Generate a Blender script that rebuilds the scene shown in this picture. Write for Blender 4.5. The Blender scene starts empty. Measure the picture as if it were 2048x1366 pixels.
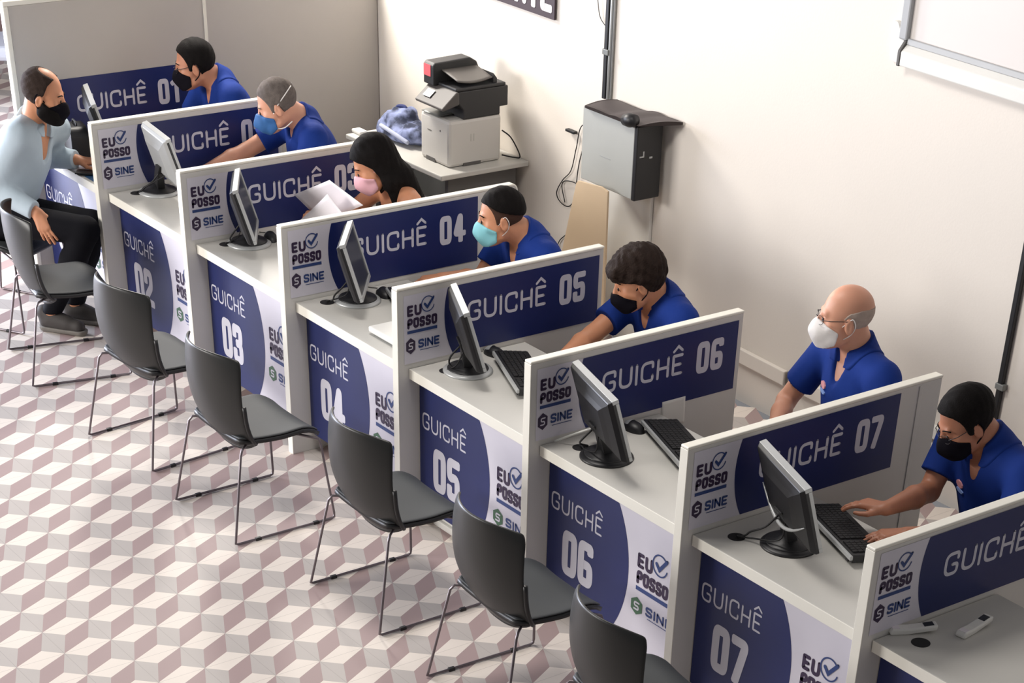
import bpy, math, random
import numpy as np
from mathutils import Vector, Matrix

# ------------------------------------------------------------------ camera, world, lights, exposure
SC = bpy.context.scene
COL = SC.collection
random.seed(7)

cam_d = bpy.data.cameras.new('camera')
cam_d.sensor_fit = 'HORIZONTAL'
cam_d.sensor_width = 36.0
cam_d.lens = 3737.3916 / 2048 * 36.0
cam_d.shift_x = -119.53 / 2048
cam_d.shift_y = 1231.23 / 2048
cam_d.clip_end = 200
cam = bpy.data.objects.new('camera', cam_d)
COL.objects.link(cam)
_yaw, _pit, _rol = 2.4569, -0.6724, 0.0519
_fw = Vector((math.cos(_pit) * math.cos(_yaw), math.cos(_pit) * math.sin(_yaw), math.sin(_pit)))
_rt = _fw.cross(Vector((0, 0, 1))).normalized()
_up = _rt.cross(_fw)
_r2 = _rt * math.cos(_rol) + _up * math.sin(_rol)
_u2 = _up * math.cos(_rol) - _rt * math.sin(_rol)
_m = Matrix((_r2, _u2, -_fw)).transposed().to_4x4()
_m.translation = Vector((11.7363, -4.4047, 3.9094))
cam.matrix_world = _m
SC.camera = cam

w = bpy.data.worlds.new('world')
SC.world = w
w.use_nodes = True
w.node_tree.nodes['Background'].inputs[0].default_value = (0.95, 0.93, 0.95, 1)
w.node_tree.nodes['Background'].inputs[1].default_value = 0.125
SC.view_settings.view_transform = 'Standard'
SC.view_settings.look = 'None'
SC.view_settings.gamma = 1.0
SC.view_settings.exposure = 0.76


def area(name, loc, target, sx, sy, power, col):
    d = bpy.data.lights.new(name, 'AREA')
    d.shape = 'RECTANGLE'
    d.size, d.size_y = sx, sy
    d.energy = power
    d.color = col
    o = bpy.data.objects.new(name, d)
    COL.objects.link(o)
    o.location = loc
    o.rotation_euler = (Vector(target) - Vector(loc)).to_track_quat('-Z', 'Y').to_euler()
    return o


area('doorway_daylight', (-2.8, -2.4, 1.5), (2.4, -0.5, 0.45), 2.8, 2.8, 480, (0.80, 0.85, 1.0))
area('front_fill_light', (1.2, -6.5, 2.8), (3.4, 0.3, 0.4), 3.0, 1.6, 290, (1.0, 0.96, 0.92))  # added soft fill from the visitors' side, no known window there
area('desk_fill_light', (5.3, -0.5, 4.0), (7.3, 0.5, 0.6), 0.8, 1.2, 46, (1.0, 0.95, 0.90))  # added fill to brighten the right-hand desks, no known ceiling lamp
area('ceiling_lamp_wall', (0.55, 1.2, 3.0), (3.0, 2.3, 1.2), 0.5, 0.9, 82, (1.0, 0.94, 0.86))

# ------------------------------------------------------------------ constants of the place
PIT = 0.97546          # spacing of the dividers
PT = 0.04              # divider thickness
HT = 1.1106            # divider height
WALL = 2.415
S = 1.05


# ------------------------------------------------------------------ helpers
def lin(c):
    return tuple(((v / 255) / 12.92 if v / 255 <= 0.04045 else ((v / 255 + 0.055) / 1.055) ** 2.4) for v in c)


MATS = {}


def mat(name, rgb, rough=0.5, metal=0.0, vary=0.06, scale=6.0, spec=0.5, bump=0.0, bscale=60.0, sss=0.0, contrast=False):
    if name in MATS:
        return MATS[name]
    m = bpy.data.materials.new(name)
    m.use_nodes = True
    nt = m.node_tree
    b = nt.nodes['Principled BSDF']
    c = lin(rgb)
    b.inputs['Roughness'].default_value = rough
    b.inputs['Metallic'].default_value = metal
    b.inputs['Specular IOR Level'].default_value = spec
    tc = nt.nodes.new('ShaderNodeTexCoord')
    nz = nt.nodes.new('ShaderNodeTexNoise')
    nz.inputs['Scale'].default_value = scale
    nz.inputs['Detail'].default_value = 3
    nt.links.new(tc.outputs['Object'], nz.inputs['Vector'])
    mx = nt.nodes.new('ShaderNodeMix')
    mx.data_type = 'RGBA'
    mx.inputs[6].default_value = (*[v * (1 - vary) for v in c], 1)
    mx.inputs[7].default_value = (*[min(1, v * (1 + vary)) for v in c], 1)
    if contrast:
        mr = nt.nodes.new('ShaderNodeMapRange')
        mr.inputs[1].default_value = 0.40
        mr.inputs[2].default_value = 0.60
        nt.links.new(nz.outputs['Fac'], mr.inputs[0])
        nt.links.new(mr.outputs[0], mx.inputs[0])
    else:
        nt.links.new(nz.outputs['Fac'], mx.inputs[0])
    nt.links.new(mx.outputs[2], b.inputs['Base Color'])
    if bump:
        n2 = nt.nodes.new('ShaderNodeTexNoise')
        n2.inputs['Scale'].default_value = bscale
        nt.links.new(tc.outputs['Object'], n2.inputs['Vector'])
        bp = nt.nodes.new('ShaderNodeBump')
        bp.inputs['Strength'].default_value = bump
        bp.inputs['Distance'].default_value = 0.01
        nt.links.new(n2.outputs['Fac'], bp.inputs['Height'])
        nt.links.new(bp.outputs['Normal'], b.inputs['Normal'])
    if sss:
        b.inputs['Subsurface Weight'].default_value = sss
        b.inputs['Subsurface Radius'].default_value = (0.012, 0.005, 0.003)
        b.inputs['Subsurface Scale'].default_value = 1.0
    MATS[name] = m
    return m


M_LAM = mat('white_laminate', (212, 210, 206), 0.42, vary=0.02)
M_EDGE = mat('cream_edge_lit', (236, 233, 222), 0.4, vary=0.02)  # white edges; on dividers the light on them is put into the tone
M_WALL = mat('wall_paint', (226, 219, 210), 0.85, vary=0.02, scale=2.0, bump=0.05, bscale=90)
M_PART = mat('grey_partition', (188, 183, 177), 0.6, vary=0.02)
M_SIGNW = mat('sign_white_vinyl', (214, 211, 222), 0.4, vary=0.05, scale=5)
M_SIGNB = mat('sign_navy_vinyl', (23, 36, 94), 0.4, vary=0.22, scale=3)
M_SIGNT = mat('sign_letter_grey', (204, 204, 216), 0.45, vary=0.03)
M_LOGOP = mat('logo_purple', (50, 34, 66), 0.5)
M_LOGOB = mat('logo_blue', (44, 66, 122), 0.5)
M_LOGOG = mat('logo_green', (66, 104, 78), 0.5)
M_BLACK = mat('black_plastic', (26, 26, 29), 0.45, vary=0.1)
M_CHAIR = mat('chair_shell_black', (27, 28, 28), 0.40, vary=0.06, spec=0.45)
M_SEAT = mat('chair_seat_grey', (66, 69, 72), 0.62, vary=0.05, bump=0.05, bscale=300)
M_CHROME = mat('chair_steel', (120, 112, 116), 0.35, metal=0.75)
M_SILVER = mat('silver_plastic', (176, 178, 178), 0.38, metal=0.25)
M_SCREEN = mat('screen_glass', (52, 54, 58), 0.25)
M_RUBBER = mat('rubber_cable', (18, 17, 20), 0.6)
M_GREYMET = mat('grey_metal', (128, 130, 128), 0.45, metal=0.3)
M_WHITEPL = mat('white_plastic', (226, 225, 220), 0.4, vary=0.02)
M_PAPER = mat('paper', (226, 220, 224), 0.8, vary=0.03)
M_BEIGE = mat('beige_board', (212, 188, 156), 0.6, vary=0.04)
M_TABLE = mat('table_grey_laminate', (196, 194, 188), 0.5, vary=0.03)
M_DARKP = mat('dark_grey_panel', (92, 90, 88), 0.6)


class MB:
    """collects polygons of one mesh"""

    def __init__(s):
        s.v, s.f, s.m = [], [], []

    def add(s, vs, fs, mi=0):
        n = len(s.v)
        s.v += [tuple(v) for v in vs]
        s.f += [tuple(i + n for i in f) for f in fs]
        s.m += [mi] * len(fs)

    def box(s, x0, x1, y0, y1, z0, z1, mi=0):
        vs = [(x, y, z) for z in (z0, z1) for y in (y0, y1) for x in (x0, x1)]
        s.add(vs, [(0, 2, 3, 1), (4, 5, 7, 6), (0, 1, 5, 4), (2, 6, 7, 3), (0, 4, 6, 2), (1, 3, 7, 5)], mi)

    def prism(s, poly, axis, a, b, mi=0):
        """extrude a 2D polygon along an axis: 0: (y,z) along x; 1: (x,z) along y; 2: (x,y) along z"""
        def pt(p, t):
            return ((t, p[0], p[1]), (p[0], t, p[1]), (p[0], p[1], t))[axis]
        n = len(poly)
        vs = [pt(p, a) for p in poly] + [pt(p, b) for p in poly]
        ar = sum(poly[i][0] * poly[(i + 1) % n][1] - poly[(i + 1) % n][0] * poly[i][1] for i in range(n))
        flip = (ar > 0) == (axis != 1)
        fs = [tuple(range(n))[::-1], tuple(range(n, 2 * n))] + [(i, (i + 1) % n, n + (i + 1) % n, n + i) for i in range(n)]
        if (b < a) == flip:
            fs = [f[::-1] for f in fs]
        s.add(vs, fs, mi)

    def tube(s, pts, r, mi=0, seg=8, closed=False):
        P = [Vector(p) for p in pts]
        n = len(P)
        rs = r if isinstance(r, (list, tuple)) else [r] * n
        base = len(s.v)
        prev = None
        vs, fs = [], []
        for i in range(n):
            if closed:
                t = (P[(i + 1) % n] - P[i - 1])
            else:
                t = P[min(i + 1, n - 1)] - P[max(i - 1, 0)]
            t = t.normalized() if t.length > 1e-9 else Vector((0, 0, 1))
            if prev is None:
                a = t.orthogonal().normalized()
            else:
                a = (prev - t * prev.dot(t))
                a = a.normalized() if a.length > 1e-6 else t.orthogonal().normalized()
            prev = a
            bb = t.cross(a)
            for j in range(seg):
                an = 2 * math.pi * j / seg
                vs.append(P[i] + (a * math.cos(an) + bb * math.sin(an)) * rs[i])
        for i in range(n if closed else n - 1):
            k = (i + 1) % n
            for j in range(seg):
                l = (j + 1) % seg
                fs.append((i * seg + j, i * seg + l, k * seg + l, k * seg + j))
        if not closed:
            fs.append(tuple(range(seg))[::-1])
            fs.append(tuple((n - 1) * seg + j for j in range(seg)))
        s.add(vs, fs, mi)

    def lathe(s, prof, c=(0, 0, 0), seg=32, mi=0, sx=1.0, sy=1.0):
        vs, fs = [], []
        n = len(prof)
        for r, z in prof:
            for j in range(seg):
                an = 2 * math.pi * j / seg
                vs.append((c[0] + r * math.cos(an) * sx, c[1] + r * math.sin(an) * sy, c[2] + z))
        for i in range(n - 1):
            for j in range(seg):
                l = (j + 1) % seg
                fs.append((i * seg + j, i * seg + l, (i + 1) * seg + l, (i + 1) * seg + j))
        fs.append(tuple(range(seg))[::-1])
        fs.append(tuple((n - 1) * seg + j for j in range(seg)))
        s.add(vs, fs, mi)

    def grid(s, fn, nu, nv, mi=0):
        vs = [fn(i / nu, j / nv) for j in range(nv + 1) for i in range(nu + 1)]
        fs = [(j * (nu + 1) + i, j * (nu + 1) + i + 1, (j + 1) * (nu + 1) + i + 1, (j + 1) * (nu + 1) + i) for j in range(nv) for i in range(nu)]
        s.add(vs, fs, mi)

    def xf(s, mtx):
        s.v = [tuple(mtx @ Vector(v)) for v in s.v]
        return s

    def build(s, name, mats, parent=None, bevel=0.0, smooth=False, solid=0.0, sub=0, loc=None):
        me = bpy.data.meshes.new(name)
        me.from_pydata(s.v, [], s.f)
        ms = mats if isinstance(mats, (list, tuple)) else [mats]
        for m in ms:
            me.materials.append(m)
        me.polygons.foreach_set('material_index', s.m)
        if smooth:
            me.polygons.foreach_set('use_smooth', [True] * len(s.f))
        me.update()
        o = bpy.data.objects.new(name, me)
        COL.objects.link(o)
        if parent is not None:
            o.parent = parent
        if loc is not None:
            o.location = loc
        if solid:
            q = o.modifiers.new('solid', 'SOLIDIFY')
            q.thickness = solid
            q.offset = 0
        if sub:
            q = o.modifiers.new('sub', 'SUBSURF')
            q.levels = q.render_levels = sub
        if bevel:
            q = o.modifiers.new('bevel', 'BEVEL')
            q.width = bevel
            q.segments = 2
            q.limit_method = 'ANGLE'
            q.angle_limit = math.radians(40)
        return o


def thing(name, label, cat, loc=(0, 0, 0), rz=0.0, group=None):
    o = bpy.data.objects.new(name, None)
    COL.objects.link(o)
    o.empty_display_size = 0.1
    o.location = loc
    o.rotation_euler = (0, 0, rz)
    tag(o, label, cat, group)
    return o


def tag(o, label, cat, group=None):
    o['label'] = label
    o['category'] = cat
    if group:
        o['group'] = group
    return o


def struct(o):
    o['kind'] = 'structure'
    return o


def dup(root, loc=None, rz=None):
    r = root.copy()
    COL.objects.link(r)
    if loc is not None:
        r.location = loc
    if rz is not None:
        r.rotation_euler = (0, 0, rz)
    for ch in list(root.children):
        c = ch.copy()
        COL.objects.link(c)
        c.parent = r
        for g in list(ch.children):
            d = g.copy()
            COL.objects.link(d)
            d.parent = c
    return r


def spline(pts, n=8):
    P = [Vector(p) for p in pts]
    P = [P[0] * 2 - P[1]] + P + [P[-1] * 2 - P[-2]]
    out = []
    for i in range(1, len(P) - 2):
        for k in range(n):
            t = k / n
            a, b, c, d = P[i - 1], P[i], P[i + 1], P[i + 2]
            out.append(0.5 * ((2 * b) + (c - a) * t + (2 * a - 5 * b + 4 * c - d) * t * t + (3 * b - a - 3 * c + d) * t ** 3))
    out.append(P[-2])
    return out


# ------------------------------------------------------------------ setting: floor, wall
def tile_mat(name, rgb):
    m = mat(name, rgb, 0.55, vary=0.07, scale=4.0, spec=0.3)
    nt = m.node_tree
    b = nt.nodes['Principled BSDF']
    src = b.inputs['Base Color'].links[0].from_socket
    tc = nt.nodes.new('ShaderNodeTexCoord')
    sp = nt.nodes.new('ShaderNodeSeparateXYZ')
    nt.links.new(tc.outputs['Object'], sp.inputs[0])

    def math_(op, a, bv=None):
        n = nt.nodes.new('ShaderNodeMath')
        n.operation = op
        for i, q in enumerate((a, bv)):
            if q is None:
                continue
            if isinstance(q, (int, float)):
                n.inputs[i].default_value = q
            else:
                nt.links.new(q, n.inputs[i])
        return n.outputs[0]
    ds = []
    for ax, o in ((0, FX - TL / 3), (1, FY - TL / 3)):
        t = math_('DIVIDE', math_('SUBTRACT', sp.outputs[ax], o), TL)
        f = math_('ABSOLUTE', math_('SUBTRACT', math_('FRACT', math_('ADD', t, 0.5)), 0.5))
        ds.append(math_('LESS_THAN', f, 0.006))
    j = math_('MAXIMUM', ds[0], ds[1])
    mx = nt.nodes.new('ShaderNodeMix')
    mx.data_type = 'RGBA'
    nt.links.new(math_('MULTIPLY', j, 0.35), mx.inputs[0])
    nt.links.new(src, mx.inputs[6])
    mx.inputs[7].default_value = (0.22, 0.19, 0.18, 1)
    nt.links.new(mx.outputs[2], b.inputs['Base Color'])
    return m


FX, FY, TL = 3.9575, -1.3183, 0.2101
fl = MB()
e1, e2, e3 = (2 / 3, -1 / 3), (-1 / 3, -1 / 3), (-1 / 3, 2 / 3)
for i in range(-38, 32):
    for j in range(-18, 18):
        c = (FX + i * TL, FY + j * TL)
        if not (-3.9 < c[0] < 10.3 and -4.9 < c[1] < WALL + 0.15):
            continue
        q = lambda *es: (c[0] + sum(e[0] for e in es) * TL, c[1] + sum(e[1] for e in es) * TL, 0.0)
        for mi, (a, b) in enumerate(((e3, e2), (e2, e1), (e1, e3))):
            fl.add([q(), q(a), q(a, b), q(b)], [(0, 1, 2, 3)], mi)
FLO = struct(fl.build('floor', [tile_mat('tile_cream', (228, 218, 208)), tile_mat('tile_grey', (186, 179, 174)), tile_mat('tile_mauve', (168, 147, 145))]))

wb = MB()
wb.box(-3.9, 10.2, WALL, WALL + 0.15, -0.02, 3.2)
struct(wb.build('wall_back', M_WALL))

# tall grey partition that closes the row (the first divider)
pt = thing('office_partition', 'tall grey office partition closing the row behind the first counter', 'partition', (PIT, 0, 0))
b = MB()
b.box(0, PT, 0.03, WALL - 0.005, 0, 1.485)
b.build('panel', M_PART, pt, bevel=0.003)
b = MB()
b.box(-0.004, PT + 0.004, 0.0, 0.03, 0, 1.485)
b.build('front_edge', M_EDGE, pt, bevel=0.006)
b = MB()
b.box(-0.004, PT + 0.004, 0.0, WALL - 0.005, 1.485, 1.51)
b.build('cap_rail', M_EDGE, pt, bevel=0.004)
b = MB()
b.box(PT, PT + 0.006, 1.213, 1.233, 0, 1.48)
b.build('batten', M_EDGE, pt, bevel=0.002)


# ------------------------------------------------------------------ printed signs
class Art:
    """flat printed art on a plane: origin + u*U + v*V, layers stacked along N"""

    def __init__(s, O, U, V, N):
        s.O, s.U, s.V, s.N = map(Vector, (O, U, V, N))
        s.mb = MB()

    def p(s, u, v, layer):
        return s.O + s.U * u + s.V * v + s.N * (0.0015 + 0.0006 * layer)

    def poly(s, pts, mi, layer):
        pts = list(pts)
        s.mb.add([s.p(u, v, layer) for u, v in pts], [tuple(range(len(pts)))], mi)

    def stroke(s, pts, wd, mi, layer, cap=True):
        """ribbon with mitred joins; every ribbon lies a hair above the one before it"""
        h = wd / 2
        s.n = getattr(s, 'n', 0) + 1
        layer = layer + 0.05 * (s.n % 8)
        Q = [Vector(pts[0])]
        for p_ in pts[1:]:
            if (Vector(p_) - Q[-1]).length > 1e-7:
                Q.append(Vector(p_))
        closed = len(Q) > 3 and (Q[0] - Q[-1]).length < 1e-6
        L, R = [], []
        for i, c in enumerate(Q):
            pa = Q[i - 1] if i else (Q[-2] if closed else None)
            pb = Q[i + 1] if i + 1 < len(Q) else (Q[1] if closed else None)
            da = (c - pa).normalized() if pa is not None else (pb - c).normalized()
            db = (pb - c).normalized() if pb is not None else da
            t = da + db
            t = t.normalized() if t.length > 1e-6 else da
            n = Vector((-t.y, t.x))
            k = 1 / max(0.45, n.dot(Vector((-da.y, da.x))))
            L.append(c + n * h * k)
            R.append(c - n * h * k)
        base = len(s.mb.v)
        vs = [s.p(q.x, q.y, layer) for pr_ in zip(L, R) for q in pr_]
        fs = [(2 * i + 1, 2 * i + 3, 2 * i + 2, 2 * i) for i in range(len(Q) - 1)]
        if cap and not closed:
            for c, d, i in ((Q[0], Q[0] - Q[1], 0), (Q[-1], Q[-1] - Q[-2], len(Q) - 1)):
                an = math.atan2(d.y, d.x)
                n0_ = len(vs)
                vs += [s.p(c.x + h * math.cos(an + q), c.y + h * math.sin(an + q), layer) for q in (-1.05, -.5, 0, .5, 1.05)]
                e = (2 * i, 2 * i + 1) if i == 0 else (2 * i + 1, 2 * i)
                fs.append((e[1], *range(n0_, n0_ + 5), e[0])[::1] if i else (e[1 - 1], *range(n0_, n0_ + 5), e[1]))
        s.mb.add(vs, fs, mi)

    def thick(s, pts, wd, mi, layer):
        """wide stroke of short pieces, each a hair above the last"""
        h = wd / 2
        for i, (a, b) in enumerate(zip(pts[:-1], pts[1:])):
            d = Vector((b[0] - a[0], b[1] - a[1]))
            if d.length < 1e-9:
                continue
            s.q = getattr(s, 'q', 0) + 1
            ly = layer + 0.03 * (s.q % 40)
            n = Vector((-d.y, d.x)).normalized() * h
            s.poly([(a[0] - n.x, a[1] - n.y), (b[0] - n.x, b[1] - n.y), (b[0] + n.x, b[1] + n.y), (a[0] + n.x, a[1] + n.y)], mi, ly)
            if 0 < i:
                s.disc(a, h, mi, ly + .015, 14)
            r = h * .35
            for e, sg in ((a, -1), (b, 1)):
                if (i == 0 and sg < 0) or (i == len(pts) - 2 and sg > 0):
                    u = d.normalized() * sg
                    m = Vector((-u.y, u.x))
                    c = Vector(e)
                    s.poly([tuple(c - m * h), tuple(c - m * h + u * (h - r)), tuple(c - m * (h - r) + u * h), tuple(c + m * (h - r) + u * h), tuple(c + m * h + u * (h - r)), tuple(c + m * h)], mi, ly + .008)

    def disc(s, c, r, mi, layer, n=24):
        s.poly([(c[0] + r * math.cos(2 * math.pi * k / n), c[1] + r * math.sin(2 * math.pi * k / n)) for k in range(n)], mi, layer)


def arcp(cx, cy, r, a0, a1, n=24):
    return [(cx + r * math.cos(math.radians(a0 + (a1 - a0) * k / n)), cy + r * math.sin(math.radians(a0 + (a1 - a0) * k / n))) for k in range(n + 1)]


def rnd(pts, r=0.12, n=5):
    """round the corners of a polyline"""
    out = [pts[0]]
    for a, b, c in zip(pts[:-2], pts[1:-1], pts[2:]):
        va, vc = Vector((a[0] - b[0], a[1] - b[1])), Vector((c[0] - b[0], c[1] - b[1]))
        q = min(r, va.length / 2, vc.length / 2)
        p0, p1 = Vector(b) + va.normalized() * q, Vector(b) + vc.normalized() * q
        for k in range(n + 1):
            t = k / n
            out.append(tuple(p0 * (1 - t) ** 2 + Vector(b) * 2 * t * (1 - t) + p1 * t * t))
    out.append(pts[-1])
    return out


# letter strokes in a box of height 1
LET = {
    'G': ([[(.74, .74), (.74, 1), (0, 1), (0, 0), (.74, 0), (.74, .46), (.42, .46)]], .74, .34),
    'U': ([[(0, 1), (0, 0), (.72, 0), (.72, 1)]], .72, .34),
    'I': ([[(0, 0), (0, 1)]], 0, .1),
    'C': ([[(.72, .74), (.72, 1), (0, 1), (0, 0), (.72, 0), (.72, .26)]], .72, .34),
    'H': ([[(0, 0), (0, 1)], [(.68, 0), (.68, 1)], [(0, .5), (.68, .5)]], .68, .1),
    'E': ([[(.58, 1), (0, 1), (0, 0), (.58, 0)], [(0, .5), (.5, .5)]], .58, .05),
    'S': ([[(.6, .86), (.56, 1), (0, 1), (0, .54), (.6, .46), (.6, 0), (.04, 0), (0, .14)]], .6, .26),
    'N': ([[(0, 0), (0, 1), (.66, 0), (.66, 1)]], .66, .02),
    'P': ([[(0, 0), (0, 1), (.6, 1), (.6, .45), (0, .45)]], .6, .28),
    'O': ([[(.32, 1), (0, 1), (0, 0), (.64, 0), (.64, 1), (.32, 1)]], .64, .34),
    'T': ([[(0, 1), (.66, 1)], [(.33, 1), (.33, 0)]], .66, .02),
}
DIG = {
    '0': [[(.5, 1), (0, 1), (0, 0), (1, 0), (1, 1), (.5, 1)]],
    '1': [[(.1, .86), (.62, 1), (.62, 0)]],
    '2': [[(0, .72), (0, 1), (1, 1), (1, .58), (0, .18), (0, 0), (1, 0)]],
    '3': [[(0, .8), (0, 1), (1, 1), (1, .55), (.5, .52)], [(.5, .52), (1, .5), (1, 0), (0, 0), (0, .22)]],
    '4': [[(.72, 0), (.72, 1), (.6, 1), (0, .26), (1.12, .26)]],
    '5': [[(1, 1), (0, 1), (0, .52), (.5, .58), (1, .58), (1, 0), (0, 0), (0, .2)]],
    '6': [[(1, .90), (1, 1), (0, 1), (0, 0), (1, 0), (1, .48), (.2, .48)]],
    '7': [[(0, 1), (1, 1), (.34, 0)]],
    '8': [[(.5, 1), (0, 1), (0, 0), (1, 0), (1, 1), (.5, 1)], [(0, .52), (1, .52)]],
}


def word(art, txt, u0, u1, v, h, wd, mi, layer, gap=.30, circ=False, heavy=False):
    tot = sum(LET[c][1] for c in txt) + gap * (len(txt) - 1)
    sx = (u1 - u0 - wd) / tot
    x = u0 + wd / 2
    for c in txt:
        st, w_, r = LET[c]
        for s_ in st:
            (art.thick if heavy else art.stroke)([(x + px * sx, v + wd / 2 + py * (h - wd)) for px, py in rnd(s_, r)], wd, mi, layer)
        if circ and c == 'E':
            xc = x + w_ * sx / 2
            art.stroke([(xc - .26 * h, v + h * 1.14), (xc, v + h * 1.36), (xc + .26 * h, v + h * 1.14)], wd * .85, mi, layer)
        x += (w_ + gap) * sx


def number(art, txt, u0, u1, v, h, wd, mi, layer):
    cw = (u1 - u0 - 0.008) / 2
    for k, c in enumerate(txt):
        x = u0 + k * (cw + 0.008) + wd / 2
        for s_ in DIG[c]:
            art.thick([(x + px * (cw - wd), v + wd / 2 + py * (h - wd)) for px, py in rnd(s_, .22, 4)], wd, mi, layer)


def logo(art, u0, u1, v0, v1, check_c, check_r, mats=(3, 4, 3)):
    """EU (check) POSSO over a bar"""
    wq = u1 - u0
    hh = (v1 - v0)
    wd = hh * .088
    word(art, 'EU', u0, u0 + wq * .48, v0 + hh * .56, hh * .36, wd, mats[0], 2, gap=.5)
    word(art, 'POSSO', u0, u1, v0 + hh * .16, hh * .34, wd, mats[0], 2, gap=.46)
    art.poly([(u0, v0), (u1, v0), (u1, v0 + hh * .1), (u0, v0 + hh * .1)], 4, 2)
    art.stroke(arcp(check_c[0], check_c[1], check_r, 40, 345, 24), check_r * .14, 4, 3)
    art.stroke([(check_c[0] - check_r * .5, check_c[1] + check_r * .05), (check_c[0] - check_r * .08, check_c[1] - check_r * .42), (check_c[0] + check_r * .9, check_c[1] + check_r * .75)], check_r * .34, 4, 3, cap=True)


def sine(art, u0, u1, v0, v1, col):
    wq = u1 - u0
    hh = v1 - v0
    ew = wq * .3
    cx, cy = u0 + ew / 2, v0 + hh / 2
    hexa = [(cx + ew * .52 * math.cos(math.radians(a)), cy + hh * .52 * math.sin(math.radians(a))) for a in (30, 90, 150, 210, 270, 330)]
    art.poly(hexa, col, 2)
    art.stroke(rnd([(cx + ew * .2, cy + hh * .2), (cx - ew * .16, cy + hh * .2), (cx - ew * .16, cy), (cx + ew * .16, cy), (cx + ew * .16, cy - hh * .2), (cx - ew * .2, cy - hh * .2)], .02), ew * .1, 0, 3)
    word(art, 'SINE', u0 + wq * .37, u1, v0 + hh * .26, hh * .56, hh * .125, 4, 2, gap=.34)
    art.poly([(u0 + wq * .42, v0 + hh * .1), (u1 * .98 + u0 * .02, v0 + hh * .1), (u1 * .98 + u0 * .02, v0 + hh * .14), (u0 + wq * .42, v0 + hh * .14)], 4, 2)


SIGN_MATS = [M_SIGNW, M_SIGNB, M_SIGNT, M_LOGOP, M_LOGOB, M_LOGOG]


def divider_sign(num, x, y_end, z_top, parent, left=True):
    a = Art((x, 0, 0), (0, 1, 0), (0, 0, 1), (1, 0, 0))
    zb = 0.772
    if left:
        a.poly([(0.03, zb), (0.33, zb), (0.33, z_top), (0.03, z_top)], 0, 0)
    cy, cz, R = 0.622, 0.955, 0.378
    t0 = math.degrees(math.asin((zb - cz) / R))
    t1 = math.degrees(math.asin(min(0.99, (z_top - cz) / R)))
    arc = arcp(cy, cz, R, 180 - t1, 180 - t0, 20)
    a.poly(arc + [(y_end, zb), (y_end, z_top)], 1, 1)
    word(a, 'GUICHE', 0.368, 0.805, 0.90, 0.092, 0.0135, 2, 2, gap=.36, circ=True)
    number(a, num, 0.882, 1.032, 0.880, 0.138, 0.027, 2, 2)
    if left:
        logo(a, 0.047, 0.205, 0.905, 1.04, (0.156, 1.022), 0.033)
        sine(a, 0.037, 0.217, 0.815, 0.885, 3)
    return a.mb.build('sign', SIGN_MATS, parent)


# sign on the tall partition
ws = divider_sign('01', 0, 1.11, 1.085, None, left=False)
ws.name = 'counter_sign'
ws.location = (PIT + PT, 0, 0)
tag(ws, 'blue sign numbered 01 fixed to the tall grey partition', 'sign')

WHO = {1: 'where a man in glasses and black mask sits', 2: 'where a grey-haired man in blue cup mask sits', 3: 'where the long-haired woman sits',
       4: 'where a man in light blue mask sits', 5: 'where the bushy-haired young man sits', 6: 'where the bald man sits',
       7: 'where the man types on a keyboard', 8: 'with nobody behind it, holding two white handheld devices'}
SPELL = {1: 'zero one', 2: 'zero two', 3: 'zero three', 4: 'zero four', 5: 'zero five', 6: 'zero six', 7: 'zero seven', 8: 'zero eight'}
for k in range(2, 9):
    D = 1.343 if k in (4, 7) else 1.135
    r = thing('divider_panel', 'white desk divider with blue sign reading %s' % SPELL[k], 'divider', (k * PIT, 0, 0), group='counter dividers')
    b = MB()
    if k == 4:
        b.prism([(0.0, 0.0), (D, 0.0), (D, HT - 0.05)] + arcp(D - 0.022, HT - 0.034, 0.022, 0, 90, 6) + [(0, HT - 0.012)], 0, 0.0, PT)
    else:
        b.prism([(0.0, 0.0), (D, 0.0), (D, HT - 0.012), (0, HT - 0.012)], 0, 0.0, PT)
    b.build('panel', M_LAM, r, bevel=0.002)
    b = MB()
    if k == 4:
        rim = [(-0.003, HT)] + [(y, z) for y, z in arcp(D - 0.022, HT - 0.034, 0.034, 90, 0, 6)] + [(D + 0.012, HT - 0.1), (D, HT - 0.1)] + [(y, z) for y, z in arcp(D - 0.022, HT - 0.034, 0.022, 0, 90, 6)] + [(-0.003, HT - 0.012)]
        b.prism(rim, 0, -0.002, PT + 0.002)
    else:
        b.box(-0.002, PT + 0.002, -0.003, D + 0.003, HT - 0.012, HT)
    b.build('cap_rail', M_EDGE, r, bevel=0.004)
    b = MB()
    b.box(-0.002, PT + 0.002, -0.004, 0.0, 0, HT - 0.012)
    b.build('edge_band', M_EDGE, r, bevel=0.0015)
    divider_sign('%02d' % k, PT, 1.11, 1.084 if k in (4, 7, 8) else 1.074, r)
    if k in (4, 7):
        b = MB()
        b.box(PT, PT + 0.004, 1.213, 1.233, 0, HT - 0.02)
        b.build('batten', M_LAM, r, bevel=0.002)


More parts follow.
